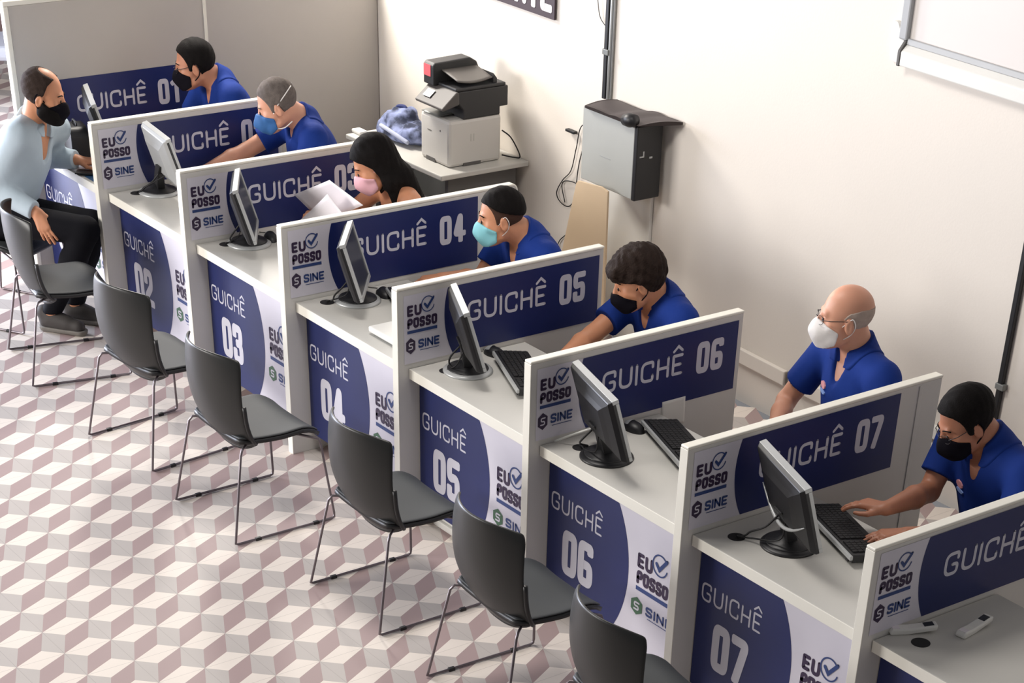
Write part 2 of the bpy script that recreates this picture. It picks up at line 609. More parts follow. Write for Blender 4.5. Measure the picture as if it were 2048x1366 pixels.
def poster(num, parent):
    a = Art((0, 0.108, 0), (1, 0, 0), (0, 0, 1), (0, -1, 0))
    z0, z1 = 0.092, 0.70
    a.poly([(PT + 0.006, z0), (PIT - 0.003, z0), (PIT - 0.003, z1), (PT + 0.006, z1)], 0, 0)
    cx, cz, R = 0.095, 0.39, 0.5
    t0 = math.degrees(math.asin((z0 - cz) / R))
    t1 = math.degrees(math.asin((z1 - cz) / R))
    a.poly([(PT + 0.006, z0)] + arcp(cx, cz, R, t0, t1, 24) + [(PT + 0.006, z1)], 1, 1)
    word(a, 'GUICHE', 0.068, 0.412, 0.476, 0.078, 0.0088, 2, 2, gap=.36, circ=True)
    number(a, num, 0.153, 0.365, 0.210, 0.204, 0.041, 2, 2)
    logo(a, 0.648, 0.848, 0.345, 0.525, (0.788, 0.505), 0.045)
    sine(a, 0.62, 0.885, 0.235, 0.312, 5)
    return a.mb.build('poster', SIGN_MATS, parent)


for k in range(1, 9):
    r = thing('service_counter', 'white service counter with blue front %s' % WHO[k], 'counter', (k * PIT, 0, 0), group='service counters')
    b = MB()
    b.box(PT + .0045, PIT - .0025, 0.055, 0.69, 0.705, 0.75)
    wt = b.build('worktop', [M_TABLE], r, bevel=0.003)
    b = MB()
    b.box(PT + .0045, PIT - .0025, 0.0525, 0.055, 0.705, 0.75)
    b.build('edge_band', M_EDGE, wt, bevel=0.001)
    b = MB()
    b.lathe([(0.034, 0.0), (0.034, 0.002), (0.029, 0.0025)], (0.15 if k > 4 else 0.118, 0.182, 0.7495), 28)
    b.build('cable_hole', M_RUBBER, wt)
    b = MB()
    b.box(PT + .0045, PIT - .0025, 0.108, 0.126, 0.09, 0.705)
    fp = b.build('front_panel', M_LAM, r, bevel=0.002)
    poster('%02d' % k, fp)

# ------------------------------------------------------------------ visitor chairs
def make_chair():
    r = thing('visitor_chair', '', 'chair', group='black visitor chairs')

    def back(u, v):
        x = u * 2 - 1
        hw = np.interp(v, [0, .05, .12, .25, .5, .75, .93, 1], [.180, .213, .229, .240, .246, .243, .235, .217])
        z = .372 + v * .468
        z -= (abs(x) ** 3) * .022 * (v ** 3)
        z += (abs(x) ** 3) * .045 * ((1 - v) ** 5)
        y = -.165 - .075 * math.sin(min(1, v * 1.15) * math.pi / 2) + .055 * (1 - v) ** 6
        y += .098 * x * x * (0.35 + .65 * v)
        return (x * hw, y, z)
    b = MB()
    b.grid(back, 24, 24)
    bk = b.build('backrest', M_CHAIR, r, smooth=True, solid=0.012, sub=1)
    rim = [back(u, 0.0) for u in np.linspace(0, 1, 15)]
    rl = [back(0, v) for v in np.linspace(0.55, 0, 10)] + rim[1:-1] + [back(1, v) for v in np.linspace(0, .55, 10)]
    b = MB()
    b.tube([(p_[0] * 1.005, p_[1] + .006, p_[2] - .006) for p_ in rl], .010, seg=8)
    b.build('shell_rim', M_BLACK, bk, smooth=True)

    def seat(u, v):
        x = u * 2 - 1
        hw = np.interp(v, [0, .1, .5, .85, 1], [.205, .225, .235, .228, .20])
        y = -.165 + v * .415
        z = .452 - .012 * math.sin(v * math.pi) - .055 * max(0, (v - .72) / .28) ** 2 + .012 * abs(x) ** 3
        return (x * hw, y, z)
    b = MB()
    b.grid(seat, 16, 16)
    b.build('seat', M_SEAT, r, smooth=True, solid=0.010, sub=1)
    b = MB()
    b.grid(lambda u, v: tuple(Vector(seat(u, v)) + Vector((0, 0, -.016))), 12, 12)
    b.build('seat_shell', M_BLACK, r, smooth=True, solid=0.018)
    for sx in (-1, 1):
        b = MB()
        pts = [(sx * .17, -.10, .425), (sx * .225, -.165, .42), (sx * .235, -.18, .40), (sx * .277, -.258, .03), (sx * .28, -.262, .012), (sx * .28, -.25, .007),
               (sx * .28, .25, .007), (sx * .28, .264, .012), (sx * .278, .266, .03), (sx * .235, .235, .36), (sx * .23, .228, .385), (sx * .19, .12, .42)]
        b.tube(pts, .0058, seg=8)
        lg = b.build('leg_frame', M_CHROME, r, smooth=True)
        for yy in (-.16, .15):
            b = MB()
            b.box(sx * .28 - .008, sx * .28 + .008, yy, yy + .03, 0.0, .014)
            b.build('glide', M_BLACK, lg, bevel=.002)
    for q_, yy in ((.17, -.10), (.19, .12)):
        b = MB()
        b.tube([(-q_, yy, .422), (q_, yy, .422)], .0058)
        b.build('crossbar', M_CHROME, r, smooth=True)
    return r


CH = {
    'a': (2 * PIT + .32, -.41, -11.4, 'empty black shell chair before the counter reading zero two, beside the bearded visitor'),
    'b': (3 * PIT + .535, -.46, 6.6, 'empty black shell chair before the counter reading zero three'),
    'c': (4 * PIT + .49, -.48, .5, 'empty black shell chair before the counter reading zero four'),
    'd': (5 * PIT + .582, -.387, 0, 'empty black shell chair before the counter reading zero five'),
    'e': (6 * PIT + .57, -.42, -2, 'empty black shell chair before the counter reading zero six'),
    'f': (7 * PIT + .46, -.515, -6.7, 'empty black shell chair before the counter reading zero seven, cut by the bottom edge'),
    'g': (1.40, -.345, -58, 'black shell chair the bearded visitor in pale blue shirt sits on'),
}
chair0 = make_chair()
first = True
for kk, (x, y, a, lab) in CH.items():
    c = chair0 if first else dup(chair0)
    first = False
    c.location = (x, y, 0)
    c.rotation_euler = (0, 0, math.radians(a))
    c['label'] = lab

# ------------------------------------------------------------------ monitors
def monitor(k, A, B, base, lab, dark, zt=1.1, hh=0.27, tilt=17):
    r = thing('computer_monitor', lab, 'monitor', (k * PIT + base[0], base[1], 0.75), group='counter monitors')
    org = Vector((k * PIT + base[0], base[1], 0.75))
    A = Vector((k * PIT + A[0], A[1], zt)) - org
    B = Vector((k * PIT + B[0], B[1], zt)) - org
    wd = (B - A).length
    wx = (B - A).normalized()
    n0 = Vector((-wx.y, wx.x, 0))
    t = math.radians(tilt)
    up = Vector((0, 0, 1)) * math.cos(t) - n0 * math.sin(t)
    n = wx.cross(up) * -1
    if n.y < 0:
        n = -n
    mid = (A + B) / 2 - up * hh / 2
    M = Matrix((wx, up, n)).transposed().to_4x4()
    M.translation = mid
    h, v = wd / 2, hh / 2
    shell = M_BLACK if dark else M_SILVER
    b = MB()
    b.box(-h, h, -v, v, -0.020, -0.004)
    pan = b.xf(M).build('panel', M_BLACK, r, bevel=0.004)
    b = MB()   # bezel: silver frame round the screen, thick on top
    fr = 0.014
    b.box(-h - .001, h + .001, v - fr, v + .002, -0.018, 0.010)
    b.box(-h, h, -v, -v + fr * 1.3, -0.006, 0.009)
    b.box(-h, -h + fr, -v + fr * 1.3, v - fr, -0.006, 0.009)
    b.box(h - fr, h, -v + fr * 1.3, v - fr, -0.006, 0.009)
    b.xf(M).build('bezel', M_SILVER if k < 6 else [M_SILVER], pan, bevel=0.002)
    b = MB()
    b.box(-h + fr, h - fr, -v + fr * 1.3, v - fr, -0.004, 0.004)
    b.xf(M).build('screen', M_SCREEN, pan)
    b = MB()   # bulged back
    rings = [(1.0, -.018), (.94, -.034), (.70, -.046), (.55, -.056)]
    vs, fs = [], []
    for q, z in rings:
        vs += [(-h * q, -v * q, z), (h * q, -v * q, z), (h * q, v * q, z), (-h * q, v * q, z)]
    for i in range(3):
        for j in range(4):
            l = (j + 1) % 4
            fs.append((i * 4 + j, i * 4 + l, i * 4 + 4 + l, i * 4 + 4 + j)[::-1])
    fs.append((12, 13, 14, 15)[::-1])
    b.add(vs, fs)
    b.xf(M).build('back_shell', shell, pan, bevel=0.004)
    if k == 7:
        b = MB()
        b.tube([tuple(M @ Vector((-h * .92 + 2 * h * .92 * t_, -v * .15 - v * .55 * math.sin(t_ * math.pi), -.040 - .024 * math.sin(t_ * math.pi)))) for t_ in np.linspace(0, 1, 17)], [.002 + .006 * math.sin(t_ * math.pi) for t_ in np.linspace(0, 1, 17)], seg=8)
        b.build('trim_strip', M_SILVER, pan, smooth=True)
    # stand
    pc = M @ Vector((0, -v * .25, -0.05))
    b = MB()
    rad = 0.112
    b.lathe([(rad, 0.0), (rad, 0.006), (rad - .006, .012), (rad * .8, .016)], (0, 0, 0), 36)
    bs = b.build('base', M_BLACK if dark and k > 5 else M_SILVER, r, smooth=True)
    b = MB()
    b.lathe([(rad * .84, .014), (rad * .8, .020), (.05, .026), (.03, .05)], (0, 0, 0), 32)
    b.build('base_cap', M_BLACK, bs, smooth=True)
    b = MB()
    yv = -n0
    p0 = Vector((0, 0, .018))
    p1 = Vector((pc.x * .5, pc.y * .5, .12))
    ring = []
    vs, fs = [], []
    for q, p_, wv, dv in ((0, p0, .038, .022), (1, p1, .030, .018), (2, pc, .034, .018)):
        for sx, sy in ((-1, -1), (1, -1), (1, 1), (-1, 1)):
            vs.append(p_ + wx * wv * sx + n0 * dv * sy)
    for i in range(2):
        for j in range(4):
            l = (j + 1) % 4
            fs.append((i * 4 + j, i * 4 + l, i * 4 + 4 + l, i * 4 + 4 + j))
    fs += [(0, 1, 2, 3)[::-1], (8, 9, 10, 11)]
    b.add(vs, fs)
    b.build('stand_column', M_BLACK, r, bevel=0.005)
    hole = Vector((k * PIT + (0.15 if k > 4 else .118), .182, .757)) - org
    b = MB()
    pb = M @ Vector((-.03, -v * .55, -.058))
    b.tube(spline([pb, pb + Vector((-.03, -.03, -.05)), (hole + pb) / 2 + Vector((-.02, -.01, -.03)), hole + Vector((.035, .01, .012)), hole + Vector((0.004, 0, 0))], 6), .0042, seg=6)
    b.tube(spline([M @ Vector((.03, -v * .6, -.056)), Vector((.02, -.075, .05)), (hole) * .6 + Vector((0, -.03, .012)), hole + Vector((.02, -.008, .008)), hole], 6), .0032, seg=6)
    b.build('cable', M_RUBBER, r, smooth=True)
    return r


PAPERS_HELD = []
monitor(1, (.25, .34), (.66, .19), (.42, .42), 'monitor on the first counter, beside the bearded visitor', True)
monitor(2, (.10, .28), (.46, .23), (.162, .295), 'monitor with pale grey back on the counter of the grey-haired man', False)
monitor(3, (.10, .29), (.41, .10), (.168, .288), 'monitor beside the woman holding papers', True)
monitor(4, (.10, .34), (.38, .12), (.175, .318), 'monitor with silver bezel before the man in light blue mask', True)
monitor(5, (.08, .27), (.41, .11), (.20, .262), 'monitor on silver round base before the bushy-haired young man', True)
m6 = monitor(6, (.10, .18), (.51, .06), (.282, .215), 'black monitor on round base with a white cable, before the bald man', True)
monitor(7, (.12, .30), (.53, .15), (.31, .307), 'black monitor on round base before the man typing', True)

b = MB()
b.tube([tuple(Vector(p_) - m6.location) for p_ in spline([(6 * PIT + .055, .12, .757), (6 * PIT + .12, .17, .80), (6 * PIT + .22, .2, .86), (6 * PIT + .27, .21, .885)], 8)], .005, seg=6)
b.build('white_cable', M_WHITEPL, m6, smooth=True)['label'] = 'white cable'

# ------------------------------------------------------------------ keyboards, mice
def keyboard(c, ang, lab, length=.45, wdt=.155):
    r = thing('keyboard', lab, 'keyboard', c, math.radians(ang), group='black keyboards')
    h, q = length / 2, wdt / 2
    b = MB()
    b.prism([(-q, .0), (q, .0), (q, .020), (-q, .034)], 0, -h, h)
    b.build('case', M_BLACK, r, bevel=.003)
    b = MB()
    for j in range(6):
        yy = -q + .022 + j * .0225
        zz = .034 - .014 * (yy + q) / wdt
        x = -h + .014
        while x < h - .024:
            ww = .018 if not (j == 5 and -h * .55 < x < h * .1) else .11
            ww = min(ww, h - .014 - x)
            if not (abs(x - h * .40) < .010):
                b.box(x + .001, x + ww - .001, yy - .0095, yy + .0095, zz - .004, zz + .006)
            x += ww + .001
    b.build('keys', M_RUBBER, r, bevel=.001)
    b = MB()
    b.box(-h - .002, h + .002, -q - .010, -q + .003, .012, .030)
    b.build('front_strip', M_SILVER, r, bevel=.003)
    for sx in (-1, 1):
        b = MB()
        b.box(sx * (h - .05) - .01, sx * (h - .05) + .01, -q + .004, -q + .012, -.012, .002)
        b.build('foot', M_BLACK, r)
    return r


keyboard((7 * PIT + .385, .525, .765), -19, 'keyboard under the hands of the man in black mask who types')
keyboard((6 * PIT + .385, .515, .765), -19, 'keyboard on the counter of the bald man, silver edge')
keyboard((5 * PIT + .40, .42, .765), -22, 'keyboard beside the mouse with silver buttons')
keyboard((4 * PIT + .44, .47, .765), -19, 'keyboard mostly behind the divider reading zero five')


def mouse(c, ang, lab, button):
    r = thing('computer_mouse', lab, 'mouse', c, math.radians(ang), group='counter mice')
    b = MB()
    b.grid(lambda u, v: ((.034 + .002 * math.sin(v * 3)) * math.cos(u * 2 * math.pi) * math.sin(max(v, .001) * math.pi / 2), .058 * math.sin(u * 2 * math.pi) * math.sin(max(v, .001) * math.pi / 2), .038 * math.cos(v * math.pi / 2)), 24, 8)
    b.add([(.034 * math.cos(t * math.pi / 12), .058 * math.sin(t * math.pi / 12), 0) for t in range(24)], [tuple(range(24))[::-1]])
    b.build('shell', M_BLACK, r, smooth=True)
    b = MB()
    b.grid(lambda u, v: ((u - .5) * .05 * (1 - .25 * v), .012 + v * .042, .0395 * math.sqrt(max(0, 1 - ((u - .5) * .05 / .036) ** 2 - ((.012 + v * .042) / .0605) ** 2)) + .001), 10, 8)
    b.build('buttons', button, r, smooth=True)
    b = MB()
    b.tube(spline([(0, .056, .008), (.01, .09, .004), (-.03, .13, .003), (-.02, .19, .003)], 6), .002, seg=6)
    b.build('cable', M_RUBBER, r, smooth=True)


mouse((5 * PIT + .105, .475, .75), 105, 'black mouse with silver buttons on the counter reading zero five', M_SILVER)
mouse((6 * PIT + .125, .485, .75), 95, 'black mouse beside the monitor of the bald man', M_SILVER)
mouse((4 * PIT + .175, .465, .75), 80, 'black mouse beyond the monitor of the man in light blue mask', M_WHITEPL)
mouse((3 * PIT + .165, .415, .75), 75, 'dark mouse beside the monitor of the woman', M_SILVER)

# white scanner box on counter 4
r = thing('flatbed_scanner', 'white flat box with grey sides against the divider reading zero five', 'scanner', (4 * PIT + .71, .21, .75))
b = MB()
b.box(-.14, .14, -.085, .12, .012, .04)
b.build('lid', M_WHITEPL, r, bevel=.008)
b = MB()
b.box(-.12, .13, -.07, .11, 0.0, .016)
b.build('body', M_GREYMET, r, bevel=.006)


def handheld(c, ang, lab):
    r = thing('infrared_thermometer', lab, 'handheld device', c, math.radians(ang), group='white handheld devices')
    b = MB()
    prof = [(-.085, 0.0), (-.02, 0.0), (.085, 0.012), (.088, .032), (.03, .026), (-.02, .022), (-.08, .024), (-.088, .012)]
    b.prism(prof, 0, -.021, .021)
    bd = b.build('body', M_WHITEPL, r, bevel=.006)
    b = MB()
    b.prism([(.038, .026), (.074, .030), (.074, .0318), (.038, .0278)], 0, -.015, .013)
    b.build('display', M_SCREEN, r, bevel=.001)
    b = MB()
    b.prism([(-.078, .023), (-.052, .0228), (-.052, .0244), (-.078, .0248)], 0, -.015, .015)
    b.build('button', M_PAPER, r)


handheld((8 * PIT + .078, .212, .75), -28, 'white handheld device with dark display lying against the nearest divider')
handheld((8 * PIT + .19, .408, .75), 8, 'white handheld device with dark display lying apart in the middle of the bare counter')

# papers on the first counter
def sheet(name, pts, lab, th=.0015, m=None, bend=.0, cat='paper', group=None):
    P = [Vector(p) for p in pts]
    b = MB()
    n = (P[1] - P[0]).cross(P[3] - P[0]).normalized()
    b.grid(lambda u, v: tuple(P[0] * (1 - u) * (1 - v) + P[1] * u * (1 - v) + P[2] * u * v + P[3] * (1 - u) * v + n * bend * math.sin(u * math.pi) * (0.6 + .4 * v)), 12, 8)
    o = b.build(name, m or M_PAPER, solid=th, smooth=True)
    return tag(o, lab, cat, group)


sheet('paper_sheet', [(3.03, .60, .93), (3.47, .55, 1.12), (3.72, .585, 1.06), (3.30, .60, .865)], 'larger white paper sheet the woman holds up, the rear one', bend=.012)
sheet('paper_sheet', [(3.25, .50, .875), (3.554, .485, 1.085), (3.69, .52, .985), (3.42, .53, .775)], 'white paper sheet in front of the other sheet the woman holds', bend=.010)
sheet('paper_sheet', [(1.36, .06, .752), (1.60, .02 + .045, .753), (1.64, .20, .753), (1.40, .22, .752)], 'white papers under the hand of the bearded visitor', th=.003, bend=.004)
sheet('folder', [(1.66, .075, .751), (1.93, .075, .751), (1.93, .25, .751), (1.66, .25, .751)], 'blue folder lying at the end of the first counter', th=.004, m=mat('folder_blue', (40, 80, 120)), cat='folder')
r = thing('mobile_phone', 'dark phone beside the papers of the bearded visitor', 'phone', (1.645, .115, .757), math.radians(-40))
b = MB()
b.box(-.036, .036, -.075, .075, 0, .009)
b.build('case', M_BLACK, r, bevel=.003)
b = MB()
b.box(-.032, .032, -.068, .068, .009, .0098)
b.build('screen', M_SCREEN, r)

# black rounded bag on the first counter
r = thing('black_bag', 'black rounded bag standing on the first counter behind the divider end', 'bag', (1.335, .195, .75), math.radians(-12))
b = MB()
b.prism(rnd([(-.07, 0), (-.10, .03), (-.10, .16), (-.06, .185), (.08, .185), (.11, .15), (.10, .02), (.07, 0), (-.07, 0)], .05)[:-1], 1, -.05, .05)
b.build('body', M_BLACK, r, bevel=.015)
b = MB()
b.tube(spline([(-.04, 0, .18), (-.03, 0, .20), (.04, 0, .20), (.05, 0, .18)], 6), .005)
b.build('handle', M_RUBBER, r, smooth=True)

# sheet fixed under the sign of divider 6
o = sheet('paper_notice', [(6 * PIT + .0425, .705, .795), (6 * PIT + .0425, .835, .795), (6 * PIT + .0425, .84, .675), (6 * PIT + .0425, .712, .675)], 'white notice sheet stuck under the sign reading zero six', th=.001, m=M_WHITEPL)

# ------------------------------------------------------------------ printer table and printer
TZ = .75
r = thing('side_table', 'grey table by the wall carrying the printer', 'table', (1.64, 1.79, 0))
b = MB()
b.prism([(0, -.02), (.985, 0.0), (.985, .615), (0, .615)], 2, TZ - .028, TZ)
b.build('tabletop', M_TABLE, r, bevel=.006)
for x0 in (.06, .90):
    b = MB()
    b.box(x0, x0 + .035, .08, .56, .03, TZ - .028)
    lg = b.build('leg', M_DARKP, r, bevel=.004)
    b = MB()
    b.box(x0 - .01, x0 + .045, .02, .60, 0, .03)
    b.build('foot', M_DARKP, lg, bevel=.006)
b = MB()
b.box(.095, .90, .40, .418, .28, TZ - .03)
b.build('modesty_panel', M_GREYMET, r)

r = thing('office_printer', 'grey and black multifunction printer on the side table', 'printer', (2.235, 1.91, TZ))
W_, D_ = .29, .365
b = MB()
b.prism([(0, .0), (D_, .0), (D_, .252), (0, .252)], 0, 0, W_)
bd = b.build('body', mat('printer_grey', (206, 203, 198), .5, vary=.02), r, bevel=.018)
b = MB()
b.box(.06, .15, -.002, .02, -.0, .022)
b.build('hand_slot', M_DARKP, bd)
b = MB()
b.box(W_ - .02, W_ + .002, .10, .22, -.0, .018)
b.build('hand_slot', M_DARKP, bd)
for q_ in ((.075, .115, -.002, .002, .165, .169), (.20, .206, -.002, .002, .18, .19)):
    b = MB()
    b.box(*q_)
    b.build('front_mark', M_DARKP, bd)
for q_ in (.15, .168):
    b = MB()
    b.box(W_ - .001, W_ + .0015, q_, q_ + .008, .13, .17)
    b.build('embossed_mark', M_TABLE, bd)
M_PRB = mat('printer_black', (40, 40, 42), .5, vary=.05)
b = MB()   # black throat and scanner unit
b.prism([(.10, .25), (D_ - .01, .25), (D_ - .01, .292), (D_ + .045, .292), (D_ + .045, .40), (.07, .40), (.045, .36), (.10, .30)], 0, .015, W_ - .002)
b.build('scanner_unit', M_PRB, r, bevel=.006)
b = MB()   # tilted control panel
b.prism([(-.055, .325), (-.045, .312), (.065, .335), (.065, .40), (.05, .405)], 0, .025, W_ + .01)
cp = b.build('control_panel', mat('panel_grey', (80, 76, 74), .5), r, bevel=.006)
b = MB()
b.prism([(-.028, .3515), (.012, .381), (.010, .3835), (-.030, .354)], 0, .07, .14)
b.build('panel_screen', M_SILVER, cp)
b = MB()   # document feeder: flat hood along one side, recessed tray beside it
b.prism([(.015, .40), (.345, .40), (.345, .44), (.315, .50), (.27, .525), (.03, .518), (.015, .505)], 0, .012, .112)
b.build('feeder_hood', M_PRB, r, bevel=.008)
b = MB()
b.box(.020, .088, .0125, .0150, .445, .505)
b.build('red_sticker', mat('sticker_red', (214, 96, 104)), r)
b = MB()
b.grid(lambda u, v: (.105 + u * .165, .075 + v * .235, .480 - .030 * u - .016 * math.sin(v * 3.1) * u), 8, 10)
b.build('feeder_tray', mat('tray_grey', (104, 100, 96), .5), r, smooth=True, solid=.006)
b = MB()
b.prism([(.315, .40), (.345, .40), (.345, .44), (.32, .47)], 0, .112, .27)
b.build('feeder_side', M_PRB, r, bevel=.004)
b = MB()
b.box(.10, W_ - .004, .05, D_ + .03, .40, .418)
b.build('scanner_lid', M_PRB, r, bevel=.006)
b = MB()
b.grid(lambda u, v: (.02 + u * .17, -.005 + v * .15, .256 + .006 * math.sin(v * 3)), 6, 6)
b.build('output_sheet', M_GREYMET, r, solid=.003, smooth=True)
b = MB()
b.tube(spline([(W_ - .01, D_ + .01, .16), (W_ + .03, D_ + .05, .12), (W_ + .05, D_ + .10, .02), (W_ + .02, D_ + .08, .008), (W_ - .02, D_ + .02, .02)], 8), .004)
b.build('power_cable', M_RUBBER, r, smooth=True)

# (bag built with the people's surface tools further down)
# wall items ---------------------------------------------------------------
# computer tower on its stand
b = MB()
b.box(3.24, 3.752, WALL - .022, WALL - .003, 0, .855)
tag(b.build('white_board', M_WHITEPL, bevel=.002), 'white board standing flat against the wall under the computer tower', 'board')
b = MB()
b.box(3.40, 3.79, 2.24, WALL - .003, .858, .8715)
tag(b.build('wall_shelf', M_WHITEPL, bevel=.002), 'narrow white wall shelf hidden under the computer tower', 'shelf')
r = thing('computer_tower', 'grey computer tower with black front raised against the wall', 'computer', (3.372, 2.20, .872))
b = MB()
b.box(0, .44, 0, .17, 0, .37)
b.build('side_case', mat('tower_grey', (176, 178, 174), .45, metal=.1), r, bevel=.004)
b = MB()
b.box(.44, .468, -.002, .172, -.004, .372)
fr = b.build('front_bezel', M_BLACK, r, bevel=.006)
b = MB()
b.box(.468, .470, .02, .05, .215, .222)
b.box(.468, .470, .042, .05, .222, .245)
b.build('sticker', M_SILVER, fr)
b = MB()
b.box(.468, .472, .085, .105, .205, .214)
b.build('power_button', M_SILVER, fr)
b = MB()
b.box(.16, .25, -.001, .001, .155, .159)
b.build('side_slot', M_SILVER, r)
# dark cloth bag on the tower
def bag_top(u, v):
    x = -.0 + u * (.46 + .09 * v)
    y = -.012 + v * .222
    z = .012 + .004 * math.sin(u * 7 + v * 2) + .010 * math.sin(v * 3.1) + (.010 if .45 < u < .75 else 0) * math.sin((u - .45) / .3 * 3.14) + .012 * u * v
    return (x, y, z)
b = MB()
b.grid(bag_top, 24, 12)
b.grid(lambda u, v: (bag_top(u, v)[0], bag_top(u, v)[1], .001 + .05 * max(0, u - .78)), 24, 12)
n0 = 25 * 13
edge = [i for i in range(25)] + [25 * (j + 1) - 1 for j in range(1, 13)] + [25 * 12 + i for i in range(23, -1, -1)] + [25 * j for j in range(11, 0, -1)]
b.f += [(edge[i], edge[(i + 1) % len(edge)], edge[(i + 1) % len(edge)] + n0, edge[i] + n0) for i in range(len(edge))]
b.m += [0] * len(edge)
o = b.build('cloth_bag', mat('bag_dark', (74, 66, 66), .6, vary=.2), smooth=True, loc=(3.41, 2.19, 1.244))
tag(o, 'dark folded bag lying on top of the computer tower', 'bag')
b = MB()
b.lathe([(.0, -.05), (.028, -.045), (.036, 0), (.028, .045), (.0, .05)], (0, 0, 0), 16)
o = b.xf(Matrix.Rotation(math.radians(80), 4, 'Y')).build('black_pouch', M_BLACK, smooth=True, loc=(3.80, 2.175, 1.272))
o.parent = None
tag(o, 'small shiny black pouch at the front corner of the tower', 'pouch')

b = MB()
b.prism([(3.19, 0.0), (3.72, 0.0), (3.70, .895), (3.64, .905), (3.55, .895), (3.46, .888), (3.44, .885), (3.425, .87)], 1, 2.130, 2.142)
o = b.build('beige_board', M_BEIGE, bevel=.002)
tag(o, 'tall beige board leaning before the computer tower', 'board')

# conduits on the wall
def conduit(x, y0z, y1z, lab, clips):
    r = thing('wall_conduit', lab, 'conduit', (x, WALL, 0))
    b = MB()
    b.box(-.014, .014, -.026, -.002, y0z, y1z)
    b.build('black_channel', M_BLACK, r, bevel=.004)
    for z in clips:
        b = MB()
        b.box(-.02, .03, -.032, -.002, z - .014, z + .014)
        b.build('clip', M_GREYMET, r, bevel=.003)
    return r


r = conduit(3.30, 1.24, 3.1, 'black cable conduit running up the wall from the computer tower', [1.475])
b = MB()
b.tube([(.026, -.012, 1.24), (.026, -.012, 1.5), (.03, -.012, 3.1)], .011)
b.tube([(.045, -.010, 1.24), (.047, -.010, 3.1)], .006)
b.build('grey_pipe', M_SILVER, r, smooth=True)
conduit(6.325, 0.0, 3.1, 'black cable conduit on the wall behind the man with the keyboard', [.66])

b = MB()
b.tube(spline([(3.20, 2.40, 1.72), (3.225, 2.404, 1.63), (3.29, 2.404, 1.585), (3.30, 2.395, 1.56)], 8), .0022, seg=6)
tag(b.build('thin_wire', M_RUBBER, smooth=True), 'thin black wire hanging beside the black conduit', 'wire')
b = MB()
b.tube(spline([(3.37, 2.33, 1.17), (3.30, 2.37, 1.10), (3.12, 2.395, 1.06), (3.07, 2.40, .93), (3.03, 2.40, .80), (2.955, 2.40, .727), (2.903, 2.40, .645), (2.948, 2.40, .601), (3.03, 2.40, .604), (3.11, 2.40, .70), (3.10, 2.398, .74), (3.0, 2.398, .735), (2.95, 2.40, .70), (2.98, 2.403, .61)], 8), .003, seg=6)
b.tube(spline([(3.36, 2.33, 1.08), (3.2, 2.38, 1.02), (3.10, 2.40, .85), (3.07, 2.40, .60), (3.035, 2.40, .47), (2.95, 2.40, .39), (2.92, 2.40, .33)], 8), .003, seg=6)
tag(b.build('power_cable', M_RUBBER, smooth=True), 'tangled thin black cables hanging beside the computer tower', 'cable')
b = MB()
b.box(2.98, 3.06, 2.385, 2.412, 1.0, 1.014)
tag(b.build('small_plug', M_BLACK, bevel=.003), 'small black plug on the wall left of the computer tower', 'plug')

# white cable trunking low on the wall
def trunk(x0, z0, x1, z1, h=.075, d=.03):
    b = MB()
    ys, ye = WALL - d, WALL - .001
    vs = []
    for x, z in ((x0, z0), (x1, z1)):
        vs += [(x, ys, z - h), (x, ye, z - h), (x, ye, z), (x, ys, z)]
    b.add(vs, [(0, 1, 2, 3), (7, 6, 5, 4), (0, 4, 5, 1), (1, 5, 6, 2), (2, 6, 7, 3), (3, 7, 4, 0)])
    return b


r = thing('cable_trunking', 'white cable trunking running low along the wall', 'trunking', (0, 0, 0))
trunk(1.05, .355, 3.235, .30).build('channel', M_WALL, r, bevel=.004)
trunk(3.757, .289, 4.92, .262).build('channel', M_WALL, r, bevel=.004)
trunk(4.955, .262, 6.2, .262).build('channel', M_WALL, r, bevel=.004)
trunk(4.93, .258, 4.95, .258, h=.07, d=.02).build('joint_gap', M_DARKP, r)
trunk(5.86, .345, 6.02, .345, h=.055, d=.045).build('outlet_box', M_WHITEPL, r, bevel=.004)

# white board with grey frame, upper wall
r = thing('wall_whiteboard', 'white board with grey frame and bottom tray high on the wall', 'whiteboard', (5.41, WALL, 1.86))
b = MB()
b.box(.03, 2.0, -.012, -.001, .06, 1.0)
b.build('board', mat('board_white', (216, 210, 206), .5, vary=.01), r)
b = MB()
b.box(-.005, .045, -.035, -.001, .10, 1.0)
b.build('side_frame', mat('frame_grey', (168, 170, 172), .4), r, bevel=.008)
b = MB()
b.prism([(-.06, .0), (-.001, .0), (-.001, .085), (-.03, .085), (-.06, .06)], 0, .045, 2.0)
b.build('tray', M_WHITEPL, r, bevel=.006)
b = MB()
b.prism([(-.03, .085), (-.012, .085), (-.012, .11), (-.024, .11)], 0, .045, 2.0)
b.build('tray_lip', mat('frame_grey', (168, 170, 172)), r, bevel=.003)
b = MB()
b.prism([(-.062, -.002), (-.001, -.002), (-.001, .10), (-.03, .10), (-.062, .062)], 0, .028, .045)
b.build('joint', M_DARKP, r, bevel=.003)
b = MB()
b.prism(rnd([(-.055, .165), (-.055, .0), (.03, -.005), (.03, .09), (0, .12), (-.03, .165), (-.055, .165)], .03)[:-1], 1, -.022, -.001)
b.build('corner_cap', M_WHITEPL, r, bevel=.004)

